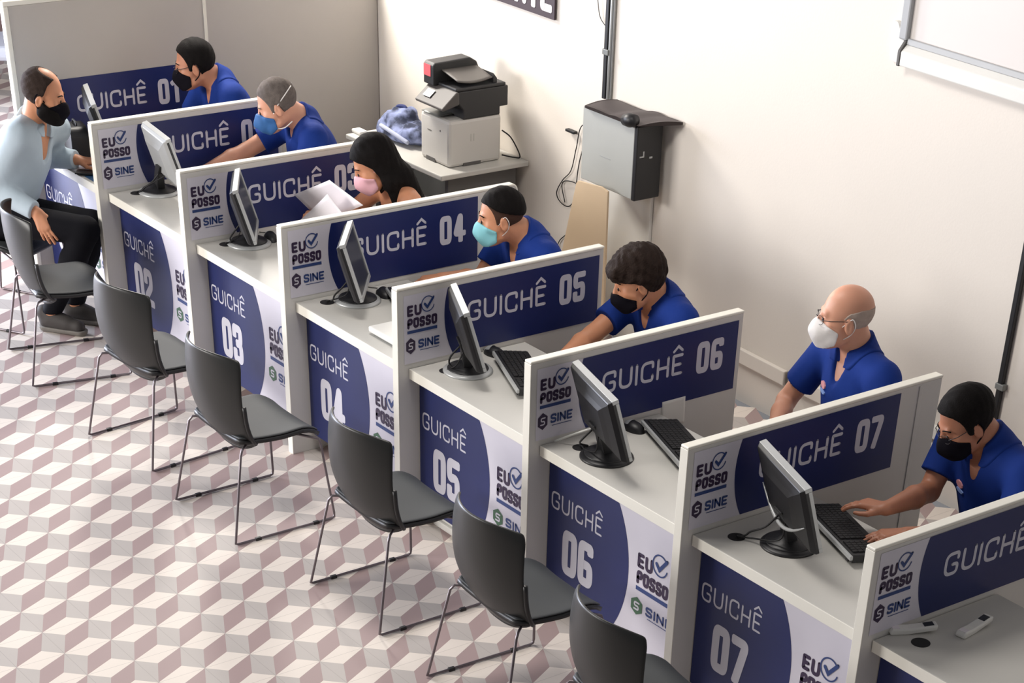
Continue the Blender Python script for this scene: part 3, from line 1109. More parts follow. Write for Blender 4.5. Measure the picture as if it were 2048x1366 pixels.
# dark sign at the top
r = thing('hanging_sign', 'dark sign with white capitals high on the wall, cut by the top edge', 'sign', (2.296, WALL - .006, 1.538))
b = MB()
b.box(-.35, .536, -.012, 0, 0, .30)
b.build('board', mat('sign_dark', (58, 44, 50), .6), r, bevel=.001)
a = Art((-.35, -.012, 0), (1, 0, 0), (0, 0, 1), (0, -1, 0))
word(a, 'ENTE', .40, .865, .030, .20, .040, 0, 1, gap=.40, heavy=True)
word(a, 'E', .26, .36, .030, .20, .040, 0, 1, heavy=True)
a.mb.build('lettering', [mat('sign_letters', (205, 202, 200))], r)

# things on the floor by the counters
b = MB()
b.box(0, .34, 0, .10, 0, .035)
b.box(0, .34, .012, .088, .035, .062)
o = b.build('floor_cable_duct', M_WHITEPL, bevel=.006, loc=(4.965, .145, 0))
tag(o, 'low white box on the floor under the counter reading zero five', 'cable duct')
b = MB()
b.tube(spline([(6.42, -.02, .006), (6.55, .02, .006), (6.62, .10, .006), (6.66, .22, .006)], 8), .006)
tag(b.build('floor_cable', M_RUBBER, smooth=True), 'black cable on the floor under the counter reading zero six', 'cable')

# seat far beyond the partition end
r = thing('waiting_bench', 'brown bench with pale seat far beyond the end of the grey partition', 'bench', (-2.75, 1.35, 0), math.radians(60))
b = MB()
b.box(-.8, .8, -.25, .25, .34, .44)
b.build('seat', mat('bench_pale', (168, 172, 182)), r, bevel=.03)
b = MB()
b.box(-.8, .8, .22, .30, .40, .95)
b.build('backrest', mat('bench_brown', (86, 66, 62)), r, bevel=.03)
for sx in (-.7, .7):
    b = MB()
    b.box(sx - .02, sx + .02, -.2, .2, 0, .34)
    b.build('leg', M_GREYMET, r)

# ------------------------------------------------------------------ people: smooth distance fields turned into one continuous surface
class Field:
    def __init__(s, lo, hi, h):
        s.h = h
        s.lo = np.array(lo, np.float64)
        s.n = np.ceil((np.array(hi) - s.lo) / h).astype(int) + 1
        s.D = np.full(s.n, 0.5, np.float32)

    def _sub(s, lo, hi):
        a = np.clip(np.floor((np.array(lo) - s.lo) / s.h).astype(int), 0, s.n)
        b = np.clip(np.ceil((np.array(hi) - s.lo) / s.h).astype(int) + 1, 0, s.n)
        if np.any(b <= a):
            return None, None
        g = [(s.lo[i] + s.h * np.arange(a[i], b[i])).astype(np.float32) for i in range(3)]
        return tuple(slice(a[i], b[i]) for i in range(3)), np.meshgrid(*g, indexing='ij', sparse=True)

    def add(s, prim, k=0.0, off=0.0, cut=False):
        fn, lo, hi = prim
        m = k + 2.5 * s.h + abs(off)
        sl, P = s._sub(np.array(lo) - m, np.array(hi) + m)
        if sl is None:
            return s
        d = fn(P).astype(np.float32) - off
        a = s.D[sl]
        if cut:
            d = -d
            if k > 0:
                q = np.clip(0.5 - 0.5 * (a - d) / k, 0, 1)
                s.D[sl] = a * (1 - q) + d * q + k * q * (1 - q)
            else:
                s.D[sl] = np.maximum(a, d)
        elif k > 0:
            q = np.clip(0.5 + 0.5 * (a - d) / k, 0, 1)
            s.D[sl] = a * (1 - q) + d * q - k * q * (1 - q)
        else:
            s.D[sl] = np.minimum(a, d)
        return s

    def keep(s, fn):
        g = [(s.lo[i] + s.h * np.arange(s.n[i])).astype(np.float32) for i in range(3)]
        s.D = np.maximum(s.D, fn(np.meshgrid(*g, indexing='ij', sparse=True)).astype(np.float32))
        return s

    def mesh(s):
        D = s.D
        D[[0, -1]] = 0.5
        D[:, [0, -1]] = 0.5
        D[:, :, [0, -1]] = 0.5
        neg = (D < 0)
        c = np.zeros(np.array(D.shape) - 1, np.int8)
        for i in (0, 1):
            for j in (0, 1):
                for k in (0, 1):
                    c += neg[i:D.shape[0] - 1 + i, j:D.shape[1] - 1 + j, k:D.shape[2] - 1 + k]
        mask = (c > 0) & (c < 8)
        cells = np.argwhere(mask)
        idx = np.full(c.shape, -1, np.int32)
        idx[mask] = np.arange(len(cells))
        acc = np.zeros((len(cells), 3))
        cnt = np.zeros(len(cells))
        for ax in range(3):
            o = [q for q in range(3) if q != ax]
            for u in (0, 1):
                for v in (0, 1):
                    a = np.zeros(3, int)
                    a[o[0]], a[o[1]] = u, v
                    bb = a.copy()
                    bb[ax] = 1
                    da = D[tuple((cells + a).T)]
                    db = D[tuple((cells + bb).T)]
                    cr = (da < 0) != (db < 0)
                    t = da[cr] / (da[cr] - db[cr])
                    p = np.tile(a.astype(float), (cr.sum(), 1))
                    p[:, ax] += t
                    acc[cr] += p
                    cnt[cr] += 1
        V = s.lo + s.h * (cells + acc / np.maximum(cnt, 1)[:, None])
        F = []
        for ax in range(3):
            o1, o2 = (ax + 1) % 3, (ax + 2) % 3
            sl0 = [slice(None)] * 3
            sl1 = [slice(None)] * 3
            sl0[ax] = slice(0, -1)
            sl1[ax] = slice(1, None)
            A, B = neg[tuple(sl0)], neg[tuple(sl1)]
            for flip, m in ((False, A & ~B), (True, B & ~A)):
                g = np.argwhere(m)
                g = g[(g[:, o1] > 0) & (g[:, o2] > 0) & (g[:, o1] < D.shape[o1] - 1) & (g[:, o2] < D.shape[o2] - 1)]
                if not len(g):
                    continue
                q = []
                for d1, d2 in ((-1, -1), (0, -1), (0, 0), (-1, 0)):
                    h_ = g.copy()
                    h_[:, o1] += d1
                    h_[:, o2] += d2
                    q.append(idx[tuple(h_.T)])
                q = np.stack(q, 1)
                F.append(q[:, ::-1] if flip else q)
        return V, np.concatenate(F)


def cone(a, b, r1, r2):
    a, b = np.array(a, float), np.array(b, float)
    ba = b - a
    L2 = max(1e-9, float(ba @ ba))

    def fn(P):
        q = [P[i] - np.float32(a[i]) for i in range(3)]
        t = np.clip((q[0] * ba[0] + q[1] * ba[1] + q[2] * ba[2]) / L2, 0, 1)
        return np.sqrt(sum((q[i] - t * ba[i]) ** 2 for i in range(3))) - (r1 + (r2 - r1) * t)
    r = max(r1, r2)
    return fn, np.minimum(a, b) - r, np.maximum(a, b) + r


def ell(c, R, r):
    c = np.array(c, float)
    R = np.array(R, float)
    r = np.array(r, float)

    def fn(P):
        q = [P[i] - np.float32(c[i]) for i in range(3)]
        l = [(q[0] * R[0, j] + q[1] * R[1, j] + q[2] * R[2, j]) / r[j] for j in range(3)]
        k0 = np.sqrt(l[0] ** 2 + l[1] ** 2 + l[2] ** 2) + 1e-6
        k1 = np.sqrt((l[0] / r[0]) ** 2 + (l[1] / r[1]) ** 2 + (l[2] / r[2]) ** 2) + 1e-6
        return k0 * (k0 - 1) / k1
    ext = np.sqrt((R ** 2) @ (r ** 2))
    return fn, c - ext, c + ext


def npmesh(name, V, F, m, parent=None, org=(0, 0, 0)):
    me = bpy.data.meshes.new(name)
    V = (V - np.array(org)).astype(np.float32)
    me.vertices.add(len(V))
    me.vertices.foreach_set('co', V.ravel())
    me.loops.add(F.size)
    me.loops.foreach_set('vertex_index', F.ravel().astype(np.int32))
    me.polygons.add(len(F))
    me.polygons.foreach_set('loop_start', (np.arange(len(F)) * 4).astype(np.int32))
    me.polygons.foreach_set('loop_total', np.full(len(F), 4, np.int32))
    me.polygons.foreach_set('use_smooth', np.ones(len(F), bool))
    for q in (m if isinstance(m, list) else [m]):
        me.materials.append(q)
    me.update(calc_edges=True)
    me.validate()
    o = bpy.data.objects.new(name, me)
    COL.objects.link(o)
    if parent is not None:
        o.parent = parent
    return o


def unit(v):
    v = np.array(v, float)
    return v / np.linalg.norm(v)


class Head:
    """head frame: x = the person's left, y = forward, z = up; sizes in metres before scaling"""

    def __init__(s, c, fdir, pitch, roll=0.0, sc=S):
        s.c = np.array(c, float)
        s.sc = sc
        f0 = unit([fdir[0], fdir[1], 0])
        p = math.radians(pitch)
        f = f0 * math.cos(p) - np.array([0, 0, 1]) * math.sin(p)
        u = np.array([0, 0, 1]) * math.cos(p) + f0 * math.sin(p)
        l = np.cross(u, f)
        q = math.radians(roll)
        s.R = np.stack([l * math.cos(q) + u * math.sin(q), f, u * math.cos(q) - l * math.sin(q)], 1)

    def w(s, p):
        return s.c + s.R @ (np.array(p, float) * s.sc)

    def E(s, c, r, tilt=0.0):
        R = s.R
        if tilt:
            q = math.radians(tilt)
            R = R @ np.array([[1, 0, 0], [0, math.cos(q), -math.sin(q)], [0, math.sin(q), math.cos(q)]])
        return ell(s.w(c), R, np.array(r) * s.sc)

    def C(s, a, b, r1, r2):
        return cone(s.w(a), s.w(b), r1 * s.sc, r2 * s.sc)

    def loc(s, P):
        q = [(P[i] - np.float32(s.c[i])) / s.sc for i in range(3)]
        return [q[0] * s.R[0, j] + q[1] * s.R[1, j] + q[2] * s.R[2, j] for j in range(3)]

    def skull(s, F, off=0.0):
        F.add(s.E((0, -.012, .032), (.075, .097, .088)), 0, off)
        F.add(s.E((0, .030, -.035), (.064, .066, .085)), .03, off)
        F.add(s.E((0, .052, -.078), (.046, .044, .042)), .03, off)
        F.add(s.C((0, .078, -.108), (0, .074, -.102), .018, .018), .025, off)
        for sx in (-1, 1):
            F.add(s.C((sx * .048, .058, -.03), (sx * .056, .03, -.04), .018, .018), .02, off)
            F.add(s.C((sx * .05, .01, -.075), (sx * .03, .06, -.10), .018, .016), .025, off)

    def face(s, F):
        s.skull(F)
        F.add(s.C((-.03, .083, .012), (.03, .083, .012), .010, .010), .015)
        for sx in (-1, 1):
            F.add(s.E((sx * .031, .096, -.008), (.017, .012, .010)), .012, 0, cut=True)
            F.add(s.E((sx * .030, .078, -.009), (.014, .014, .011)), .004)
            # ear
            F.add(s.E((sx * .078, -.006, -.018), (.009, .019, .031), -12), .006)
            F.add(s.E((sx * .086, -.003, -.015), (.005, .010, .018), -12), .004, 0, cut=True)
            F.add(s.C((sx * .011, .100, -.046), (sx * .014, .092, -.047), .008, .008), .008)
        F.add(s.C((0, .090, .002), (0, .112, -.040), .008, .0115), .012)
        F.add(s.C((-.020, .086, -.070), (.020, .086, -.070), .009, .009), .010)
        F.add(s.C((-.018, .096, -.0715), (.018, .096, -.0715), .002, .002), .004, 0, cut=True)


def hand_ops(F, wrist, tip, up, thumb_side, curl=18, sc=S, spread=5, size=1.0):
    """wrist -> direction of the middle finger; up = back of the hand; thumb_side = +1/-1 along (dir x up)"""
    z = sc * size
    d = unit(np.array(tip) - np.array(wrist))
    n = np.array(up, float)
    n = unit(n - d * (n @ d))
    sd = np.cross(d, n) * thumb_side
    wr = np.array(wrist, float)

    def pt(a, b_, c_):
        return wr + (d * a + sd * b_ + n * c_) * z
    spec = [(.024, .088, .070, .0088), (.008, .093, .078, .0090), (-.009, .088, .072, .0086), (-.025, .078, .056, .0078)]
    for lat, kn, ln, r in spec:
        F.add(cone(pt(.01, lat * .6, 0), pt(kn, lat, .004), .016 * z, .0115 * z), .012)
    F.add(cone(pt(.03, .012, -.004), pt(.075, .0, -.004), .014 * z, .012 * z), .012)
    for i, (lat, kn, ln, r) in enumerate(spec):
        p = pt(kn, lat, .002)
        ang = 0.0
        rad = r * z
        c_ = curl * (1 + .12 * i)
        sp = math.radians(spread * (1.5 - i))
        for q, fr in enumerate((.45, .31, .24)):
            ang += math.radians(c_ * (1.0 if q else .9))
            dd = (d * math.cos(sp) + sd * math.sin(sp)) * math.cos(ang) - n * math.sin(ang)
            e = p + dd * ln * fr * z
            F.add(cone(p, e, rad, rad * .92), .0025 if q else .006)
            p = e
            rad *= .92
    a = pt(.022, .022, -.006)
    m = pt(.052, .046, -.014)
    e = pt(.080, .052, -.016)
    F.add(cone(a, m, .014 * z, .0105 * z), .008)
    F.add(cone(m, e, .0105 * z, .0085 * z), .003)
    F.add(cone(e, pt(.100, .048, -.018), .0085 * z, .0075 * z), .003)


SKIN = {
    'tan': mat('skin_tan', (186, 128, 100), .5, vary=.08, scale=14, sss=.12),
    'light': mat('skin_light', (206, 150, 124), .5, vary=.07, scale=14, sss=.12),
    'brown': mat('skin_brown', (172, 116, 90), .5, vary=.08, scale=14, sss=.1),
    'warm': mat('skin_warm', (198, 138, 104), .5, vary=.08, scale=14, sss=.12),
}
M_POLO = mat('polo_royal_blue', (23, 50, 124), .8, vary=.12, scale=9, spec=.15, bump=.35, bscale=16)
M_SHIRT = mat('shirt_pale_blue', (182, 197, 208), .8, vary=.06, scale=8, spec=.15, bump=.45, bscale=14)
M_TROU = mat('trousers_black', (19, 19, 24), .85, vary=.15, spec=.12)
M_HAIRB = mat('hair_black', (17, 14, 14), .75, vary=.4, scale=60, bump=.25, bscale=220, spec=.12)
M_HAIRN = mat('hair_brown_dark', (40, 30, 26), .75, vary=.4, scale=50, bump=.4, bscale=140, spec=.12)
M_HAIRG = mat('hair_grey', (104, 96, 92), .8, vary=.35, scale=60, bump=.3, bscale=260, spec=.1)
M_HAIRS = mat('hair_grey_stubble', (172, 156, 146), .8, vary=.15, scale=60, spec=.15)
M_HAIRR = mat('hair_receding_brown', (52, 42, 38), .8, vary=.4, scale=60, bump=.3, bscale=240, spec=.1)
M_MBLACK = mat('mask_black', (16, 14, 22), .85, vary=.15, spec=.1)
M_MBLUE = mat('mask_light_blue', (130, 196, 206), .7, vary=.04)
M_MNAVY = mat('mask_cup_blue', (44, 96, 156), .75, vary=.1)
M_MPINK = mat('mask_pink', (226, 176, 188), .65, vary=.04)
M_MWHITE = mat('mask_white', (226, 222, 220), .7, vary=.03)
M_EYE = mat('eye_dark', (40, 30, 28), .25)
M_FRAME = mat('glasses_frame', (40, 34, 34), .35)
M_LENS = MATS['screen_glass']


def person(name_label, root_loc, H, N, Pv, ShL, ShR, ElL, WrL, ElR, WrR, hands, legs, skin, style, hres=.0065, polo=True, sleeve=.68):
    """H: Head; N neck base; Pv pelvis; hands: ((tip,up,thumb_side,curl) left, right); legs: knee/ankle/toe left and right"""
    N, Pv, ShL, ShR = [np.array(q, float) for q in (N, Pv, ShL, ShR)]
    lat = unit(ShL - ShR)
    spine = N - Pv
    up = unit(spine)
    fwd = unit(np.cross(lat, up))          # left x up = forward? checked by the caller's order
    if fwd @ style['fwd'] < 0:
        fwd = -fwd
    R = np.stack([lat, fwd, up], 1)
    ch = Pv + spine * .66
    ab = Pv + spine * .33
    hw = np.linalg.norm(ShL - ShR) / 2
    fem = style.get('fem', 1.0)
    torso = [
        (ell(Pv, R, (.165 * S, .125 * S, .13 * S)), .0),
        (ell(ab, R, (.150 * S * fem, .118 * S * style.get('belly', 1.0), .17 * S)), .06),
        (ell(ch - fwd * .005, R, (.165 * S * fem, .118 * S * fem, .17 * S)), .06),
        (cone(ShL - lat * .02, N + (ShL - N) * .35 - up * .035, .056 * S * fem, .060 * S * fem), .05),
        (cone(ShR + lat * .02, N + (ShR - N) * .35 - up * .035, .056 * S * fem, .060 * S * fem), .05),
        (cone(N - up * .02 + lat * .06, ShL - lat * .03 + up * .0, .042 * S * fem, .048 * S * fem), .04),
        (cone(N - up * .02 - lat * .06, ShR + lat * .03 + up * .0, .042 * S * fem, .048 * S * fem), .04),
    ]
    neck0 = H.w((0, -.030, -.055))
    neckr = .052 * S * style.get('neck', 1.0)
    arms = {}
    arm_ops = []
    for sd, sh, el, wr in (('L', ShL, np.array(ElL, float), np.array(WrL, float)), ('R', ShR, np.array(ElR, float), np.array(WrR, float))):
        arms[sd] = (sh, el, wr)
        arm_ops += [(cone(sh, el, .052 * S * fem, .040 * S * fem), .03), (cone(el, el + (wr - el) * .35, .040 * S * fem, .042 * S * fem), .015),
                    (cone(el + (wr - el) * .35, wr, .042 * S * fem, .026 * S * fem), .015)]
    leg_ops = []
    for hip, (kn, an, toe) in zip((Pv + lat * .085 * S, Pv - lat * .085 * S), legs):
        kn, an, toe = [np.array(q, float) for q in (kn, an, toe)]
        leg_ops += [(cone(hip, kn, .080 * S, .056 * S), .04), (cone(kn, kn + (an - kn) * .35, .054 * S, .055 * S), .02), (cone(kn + (an - kn) * .35, an, .055 * S, .036 * S), .02)]
    foot_ops = []
    for kn, an, toe in legs:
        an, toe = np.array(an, float), np.array(toe, float)
        heel = an + unit(an - toe) * .035 * np.array([1, 1, 0])
        heel[2] = .034
        t2 = toe - unit((toe - an) * np.array([1, 1, 0])) * .035
        t2[2] = .032
        foot_ops += [(cone(heel, t2, .030 * S, .022 * S), .02), (cone(an, heel * .4 + t2 * .6, .034 * S, .024 * S), .03)]
    pts = np.array([N, Pv, ShL, ShR, *[q for a in arms.values() for q in a], H.c, *[np.array(q, float) for l in legs for q in l], *[np.array(h_[0], float) for h_ in hands]])
    lo, hi = pts.min(0) - .2, pts.max(0) + .2
    lo[2] = min(lo[2], -.02)
    F = Field(lo, hi, hres)
    for p_, k in torso + arm_ops + leg_ops + foot_ops:
        F.add(p_, k)
    F.add(cone(neck0, N - up * .02 - fwd * .0, neckr, neckr * 1.12), .03)
    F.add(cone(H.w((0, -.045, -.03)), N - fwd * .02, neckr * .85, neckr * 1.0), .03)
    G = Field(lo, hi, hres) if False else None
    H.face(F)
    for (tip, upv, ts, curl), sd in zip(hands, 'LR'):
        hand_ops(F, arms[sd][2], tip, upv, ts, curl)
    V, Q = F.mesh()
    body = npmesh('person', V, Q, SKIN[skin], None, root_loc)
    body.location = root_loc
    tag(body, name_label, 'person')

    def sub(nm, F2, m, parent=body, lab=None):
        V2, Q2 = F2.mesh()
        o = npmesh(nm, V2, Q2, m, parent, root_loc)
        if lab:
            o['label'] = lab
        return o
    # trousers
    T = Field(np.minimum.reduce([Pv, *[np.array(q) for l in legs for q in l]]) - .2, np.maximum.reduce([Pv, *[np.array(q) for l in legs for q in l]]) + .2, .009)
    T.add(ell(Pv, R, (.165 * S, .125 * S, .13 * S)), 0, .008)
    for p_, k in leg_ops:
        T.add(p_, k, .014)
    belt = Pv + up * .06
    fh = unit(fwd * np.array([1, 1, 0]))
    bn = unit(np.array([0, 0, 1.0]) - fh * .9)
    T.keep(lambda P: sum((P[i] - np.float32(belt[i])) * bn[i] for i in range(3)))
    hem = min(l[1][2] for l in legs) + .01
    T.keep(lambda P: hem - P[2] + 0 * P[0])
    sub('trousers', T, M_TROU)
    for (kn, an, toe) in legs:
        an, toe = np.array(an, float), np.array(toe, float)
        dr = unit((toe - an) * np.array([1, 1, 0]))
        sdv = np.array([-dr[1], dr[0], 0])
        Rf = np.stack([sdv, dr, [0, 0, 1]], 1)
        c0 = an - dr * .03
        K = Field(np.minimum(an, toe) - .14, np.maximum(an, toe) + .14, .006)
        ln = np.linalg.norm((toe - an)[:2])
        cz = lambda q, z: np.array([c0[0] + dr[0] * q, c0[1] + dr[1] * q, z])
        K.add(cone(cz(0, .055), cz(ln + .0, .042), .044 * S, .036 * S), 0)
        K.add(cone(an - np.array([0, 0, .02]), cz(ln * .62, .055), .044 * S, .036 * S), .03)
        K.add(ell(cz(-.01, .10), Rf, (.045, .05, .04)), .02)
        K.keep(lambda P: .004 - P[2] + 0 * P[0])
        sh_ = sub('shoe', K, style.get('shoe_m', M_BLACK))
        K = Field(np.minimum(an, toe) - .14, np.maximum(an, toe) + .14, .006)
        K.add(cone(cz(-.005, .03), cz(ln + .01, .028), .047 * S, .040 * S), 0)
        K.keep(lambda P: np.maximum(.003 - P[2], P[2] - .030) + 0 * P[0])
        sub('sole', K, style.get('sole_m', M_RUBBER), sh_)
    # shirt
    top_m = style['top']
    U = Field(lo, hi, .007)
    for p_, k in torso:
        U.add(p_, k, .013)
    U.keep(lambda P: -(sum((P[i] - np.float32((Pv - up * .09)[i])) * up[i] for i in range(3))))
    for sd in 'LR':
        sh, el, wr = arms[sd]
        A = Field(np.minimum.reduce([sh, el, wr]) - .12, np.maximum.reduce([sh, el, wr]) + .12, .007)
        ax = unit(el - sh)
        if style.get('bare'):
            continue
        if sleeve <= 1:
            end = sh + (el - sh) * sleeve
            A.add(cone(sh, el, .056 * S, .058 * S), 0, .010)
            A.keep(lambda P: sum((P[i] - np.float32(end[i])) * ax[i] for i in range(3)))
        else:
            w2 = el + (wr - el) * .93
            A.add(cone(sh, el, .054 * S, .050 * S), 0, .012)
            A.add(cone(el, w2, .050 * S, .036 * S), .03, .012)
            ax2 = unit(wr - el)
            A.keep(lambda P: np.minimum(sum((P[i] - np.float32(w2[i])) * ax2[i] for i in range(3)), 1e3))
        # merge into U through index alignment (same voxel size, own grid) by resampling
        off_ = np.round((A.lo - U.lo) / U.h).astype(int)
        A2 = Field(U.lo + off_ * U.h, U.lo + (off_ + A.n - 1) * U.h, U.h)
        if sleeve <= 1:
            A2.add(cone(sh, el, .056 * S, .058 * S), 0, .010)
            A2.keep(lambda P: sum((P[i] - np.float32(end[i])) * ax[i] for i in range(3)))
        else:
            A2.add(cone(sh, el, .054 * S, .050 * S), 0, .012)
            A2.add(cone(el, w2, .050 * S, .036 * S), .03, .012)
            A2.keep(lambda P: sum((P[i] - np.float32(w2[i])) * ax2[i] for i in range(3)))
        a0 = np.maximum(off_, 0)
        a1 = np.minimum(off_ + A2.n, U.n)
        if np.all(a1 > a0):
            sU = tuple(slice(a0[i], a1[i]) for i in range(3))
            sA = tuple(slice(a0[i] - off_[i], a1[i] - off_[i]) for i in range(3))
            a_, d_ = U.D[sU], A2.D[sA]
            k = .03
            q = np.clip(.5 + .5 * (a_ - d_) / k, 0, 1)
            U.D[sU] = a_ * (1 - q) + d_ * q - k * q * (1 - q)
    # neck opening and open placket
    
    vlen = style.get('vee', .10)
    ft = N - up * .02 + fwd * .075
    U.add(cone(ft, N - up * (.03 + vlen) + fwd * (.135 + vlen * .25), style.get('vw', .040) * S, .006), .008, 0, cut=True)
    if style.get('bare'):
        U.keep(lambda P: sum((P[i] - np.float32((N - up * .12)[i])) * up[i] for i in range(3)))
    shirt = sub(style.get('top_name', 'polo_shirt'), U, top_m)
    # collar
    if not style.get('bare'):
        nd = unit(neck0 - N)
        Cc = Field(N - .24, N + .24, .005)
        for p_, k in torso:
            Cc.add(p_, k, .019)
        Cc.add(cone(neck0, N - up * .02, neckr, neckr * 1.12), .03, .015)
        Cc.add(cone(H.w((0, -.045, -.03)), N - fwd * .02, neckr * .85, neckr * 1.0), .03, .015)
        Cc.add(cone(N + fwd * .06 + up * .10, N + fwd * .12 - up * .14, .046, .016), 0, 0, cut=True)
        nl = unit(up - fwd * .15)
        lowp = N - up * .045
        topp = N + nd * .052 - fwd * .02
        Cc.keep(lambda P: np.maximum(-sum((P[i] - np.float32(lowp[i])) * nl[i] for i in range(3)), sum((P[i] - np.float32(topp[i])) * nd[i] for i in range(3))))
        rad_ = neckr * 1.75
        Cc.keep(lambda P: np.sqrt(sum((P[i] - np.float32(N[i])) ** 2 for i in range(3))) - rad_ - .02)
        sub('collar', Cc, top_m, shirt)
    HX = (H.c - .22, H.c + .22, .005)
    # hair
    hs = style.get('hair')
    if hs:
        K = Field(H.c - np.array([.25, .25, .45]) if hs.get('long') else HX[0], HX[1], .005)
        H.skull(K, hs['off'])
        if hs.get('extra'):
            for p_, k in hs['extra'](H):
                K.add(p_, k)
        line = hs['line']
        if True:
            wv = hs.get('wave', .0012)

            def noise(P):
                x, y, z = H.loc(P)
                return x, y, z
            x, y, z = H.loc(np.meshgrid(*[(K.lo[i] + K.h * np.arange(K.n[i])).astype(np.float32) for i in range(3)], indexing='ij', sparse=True))
            K.D = K.D - wv * (np.sin(x * 95 + z * 75 + 1.3 * np.sin(y * 60)) * np.sin(y * 88 - z * 66 + np.sin(x * 70)) + .5 * np.sin(y * 170 + x * 130 + z * 90))

        def cutline(P):
            x, y, z = H.loc(P)
            zz = np.interp(y, [q[0] for q in line], [q[1] for q in line])
            side = hs.get('side', 0.0)
            return (zz - z - side * np.clip(np.abs(x) - .04, 0, 1)) * H.sc
        if hs.get('band'):
            bz = hs['band']
            K.keep(lambda P: np.maximum(cutline(P), (lambda q: (q[2] - np.interp(q[1], [z_[0] for z_ in bz], [z_[1] for z_ in bz])) * H.sc)(H.loc(P))))
        elif not hs.get('free'):
            K.keep(cutline)
        else:
            fr = hs['free']
            K.keep(lambda P: fr(*H.loc(P)) * H.sc)
        sub('hair', K, hs['m'])
    if style.get('fade'):
        K = Field(*HX)
        H.skull(K, .003)

        def fadecut(P):
            x, y, z = H.loc(P)
            return (np.interp(y, [c_[0] for c_ in CROP], [c_[1] for c_ in CROP]) - z) * H.sc
        K.keep(fadecut)
        sub('faded_hair', K, style['fade'])
    if style.get('beard'):
        K = Field(*HX)
        H.skull(K, .012)
        K.keep(lambda P: (lambda x, y, z: np.maximum(np.maximum(z + .020 + np.clip(y - .01, 0, 1) * .55, -.020 - y), -z - .16))(*H.loc(P)) * H.sc)
        sub('beard', K, style['beard'])
    # mask
    mk = style.get('mask')
    if mk:
        K = Field(H.c - .2, H.c + .2, .0045)
        H.skull(K, .0045)
        if mk == 'cup':
            K.add(H.E((0, .090, -.062), (.050, .048, .056)), .012)
            K.add(H.C((0, .10, -.02), (0, .135, -.06), .014, .016), .02)
        elif mk == 'surgical':
            K.add(H.E((0, .078, -.062), (.052, .052, .056)), .015)
            K.add(H.C((0, .108, -.035), (0, .118, -.06), .012, .014), .02)
        else:
            K.add(H.E((0, .076, -.062), (.050, .053, .054)), .015)
            K.add(H.C((0, .106, -.032), (0, .120, -.062), .011, .010), .02)
        top = style.get('mask_top', -.022)

        def mkeep(P):
            x, y, z = H.loc(P)
            zt = top + np.clip(y - .085, -.1, .03) * .35 - np.clip(.075 - y, 0, .1) * .10
            zb = -.128 + np.clip(.085 - y, 0, .1) * .55
            return np.maximum(np.maximum(z - zt, zb - z), .030 + np.abs(z + .06) * .1 - y) * H.sc
        K.keep(mkeep)
        mko = sub('face_mask', K, style['mask_m'])
        for sx in (-1, 1):
            b = MB()
            if mk == 'cup':
                lp = [(sx * .060, .045, -.045), (sx * .074, .0, .0), (sx * .070, -.07, .045), (sx * .03, -.105, .062)]
                lp2 = [(sx * .052, .05, -.095), (sx * .06, .0, -.105), (sx * .058, -.05, -.09)]
                for q in (lp, lp2):
                    b = MB()
                    b.tube([tuple(H.w((p_[0] * 1.03, p_[1], p_[2])) - np.array(root_loc)) for p_ in spline(q, 6)], .0028, seg=6)
                    b.build('strap', M_MWHITE, mko, smooth=True)
            else:
                lp = [(sx * .062, .040, -.040), (sx * .072, .012, -.012), (sx * .082, -.012, .016), (sx * .084, -.028, -.010), (sx * .076, -.018, -.045), (sx * .066, .012, -.072), (sx * .060, .036, -.088)]
                b.tube([tuple(H.w((p_[0] * 1.0, p_[1], p_[2])) - np.array(root_loc)) for p_ in spline(lp, 6)], style.get('loop', .0018), seg=6)
                b.build('ear_loop', M_MWHITE if mk == 'surgical' else style['mask_m'], mko, smooth=True)
    # eyes and brows
    for sx in (-1, 1):
        b = MB()
        b.lathe([(.0001, -.004), (.006, -.003), (.0085, 0), (.006, .003), (.0001, .004)], (0, 0, 0), 14)
        e = b.build('eye', M_EYE, body, smooth=True)
        e.matrix_local = Matrix.Translation(Vector(H.w((sx * .030, .0925, -.010)) - np.array(root_loc))) @ Matrix([list(q) for q in H.R]).to_4x4() @ Matrix.Rotation(math.radians(90), 4, 'X')
    if style.get('brow'):
        for sx in (-1, 1):
            b = MB()
            b.tube([tuple(H.w(p_) - np.array(root_loc)) for p_ in spline([(sx * .014, .0965, .014), (sx * .030, .0935, .019), (sx * .048, .080, .014)], 5)], [.0026] * 11, seg=6)
            b.build('eyebrow', style['brow'], body, smooth=True)
    if style.get('glasses'):
        gf = None
        for sx in (-1, 1):
            b = MB()
            lens = [(sx * (.032 + .024 * math.cos(a)), .1045 - .010 * max(0, math.cos(a)), -.012 + .017 * math.sin(a)) for a in np.linspace(0, 2 * math.pi, 18)[:-1]]
            b.tube([tuple(H.w(p_) - np.array(root_loc)) for p_ in lens], .0011, seg=6, closed=True)
            if gf is None:
                b.tube([tuple(H.w(p_) - np.array(root_loc)) for p_ in [(-.009, .110, -.006), (0, .113, -.004), (.009, .110, -.006)]], .0015, seg=6)
            b.tube([tuple(H.w(p_) - np.array(root_loc)) for p_ in [(sx * .055, .099, -.006), (sx * .070, .07, -.003), (sx * .080, .0, .006), (sx * .080, -.02, -.006)]], .0017, seg=6)
            o = b.build('glasses' if gf is None else 'rim', M_FRAME, body if gf is None else gf, smooth=True)
            if gf is None:
                gf = o
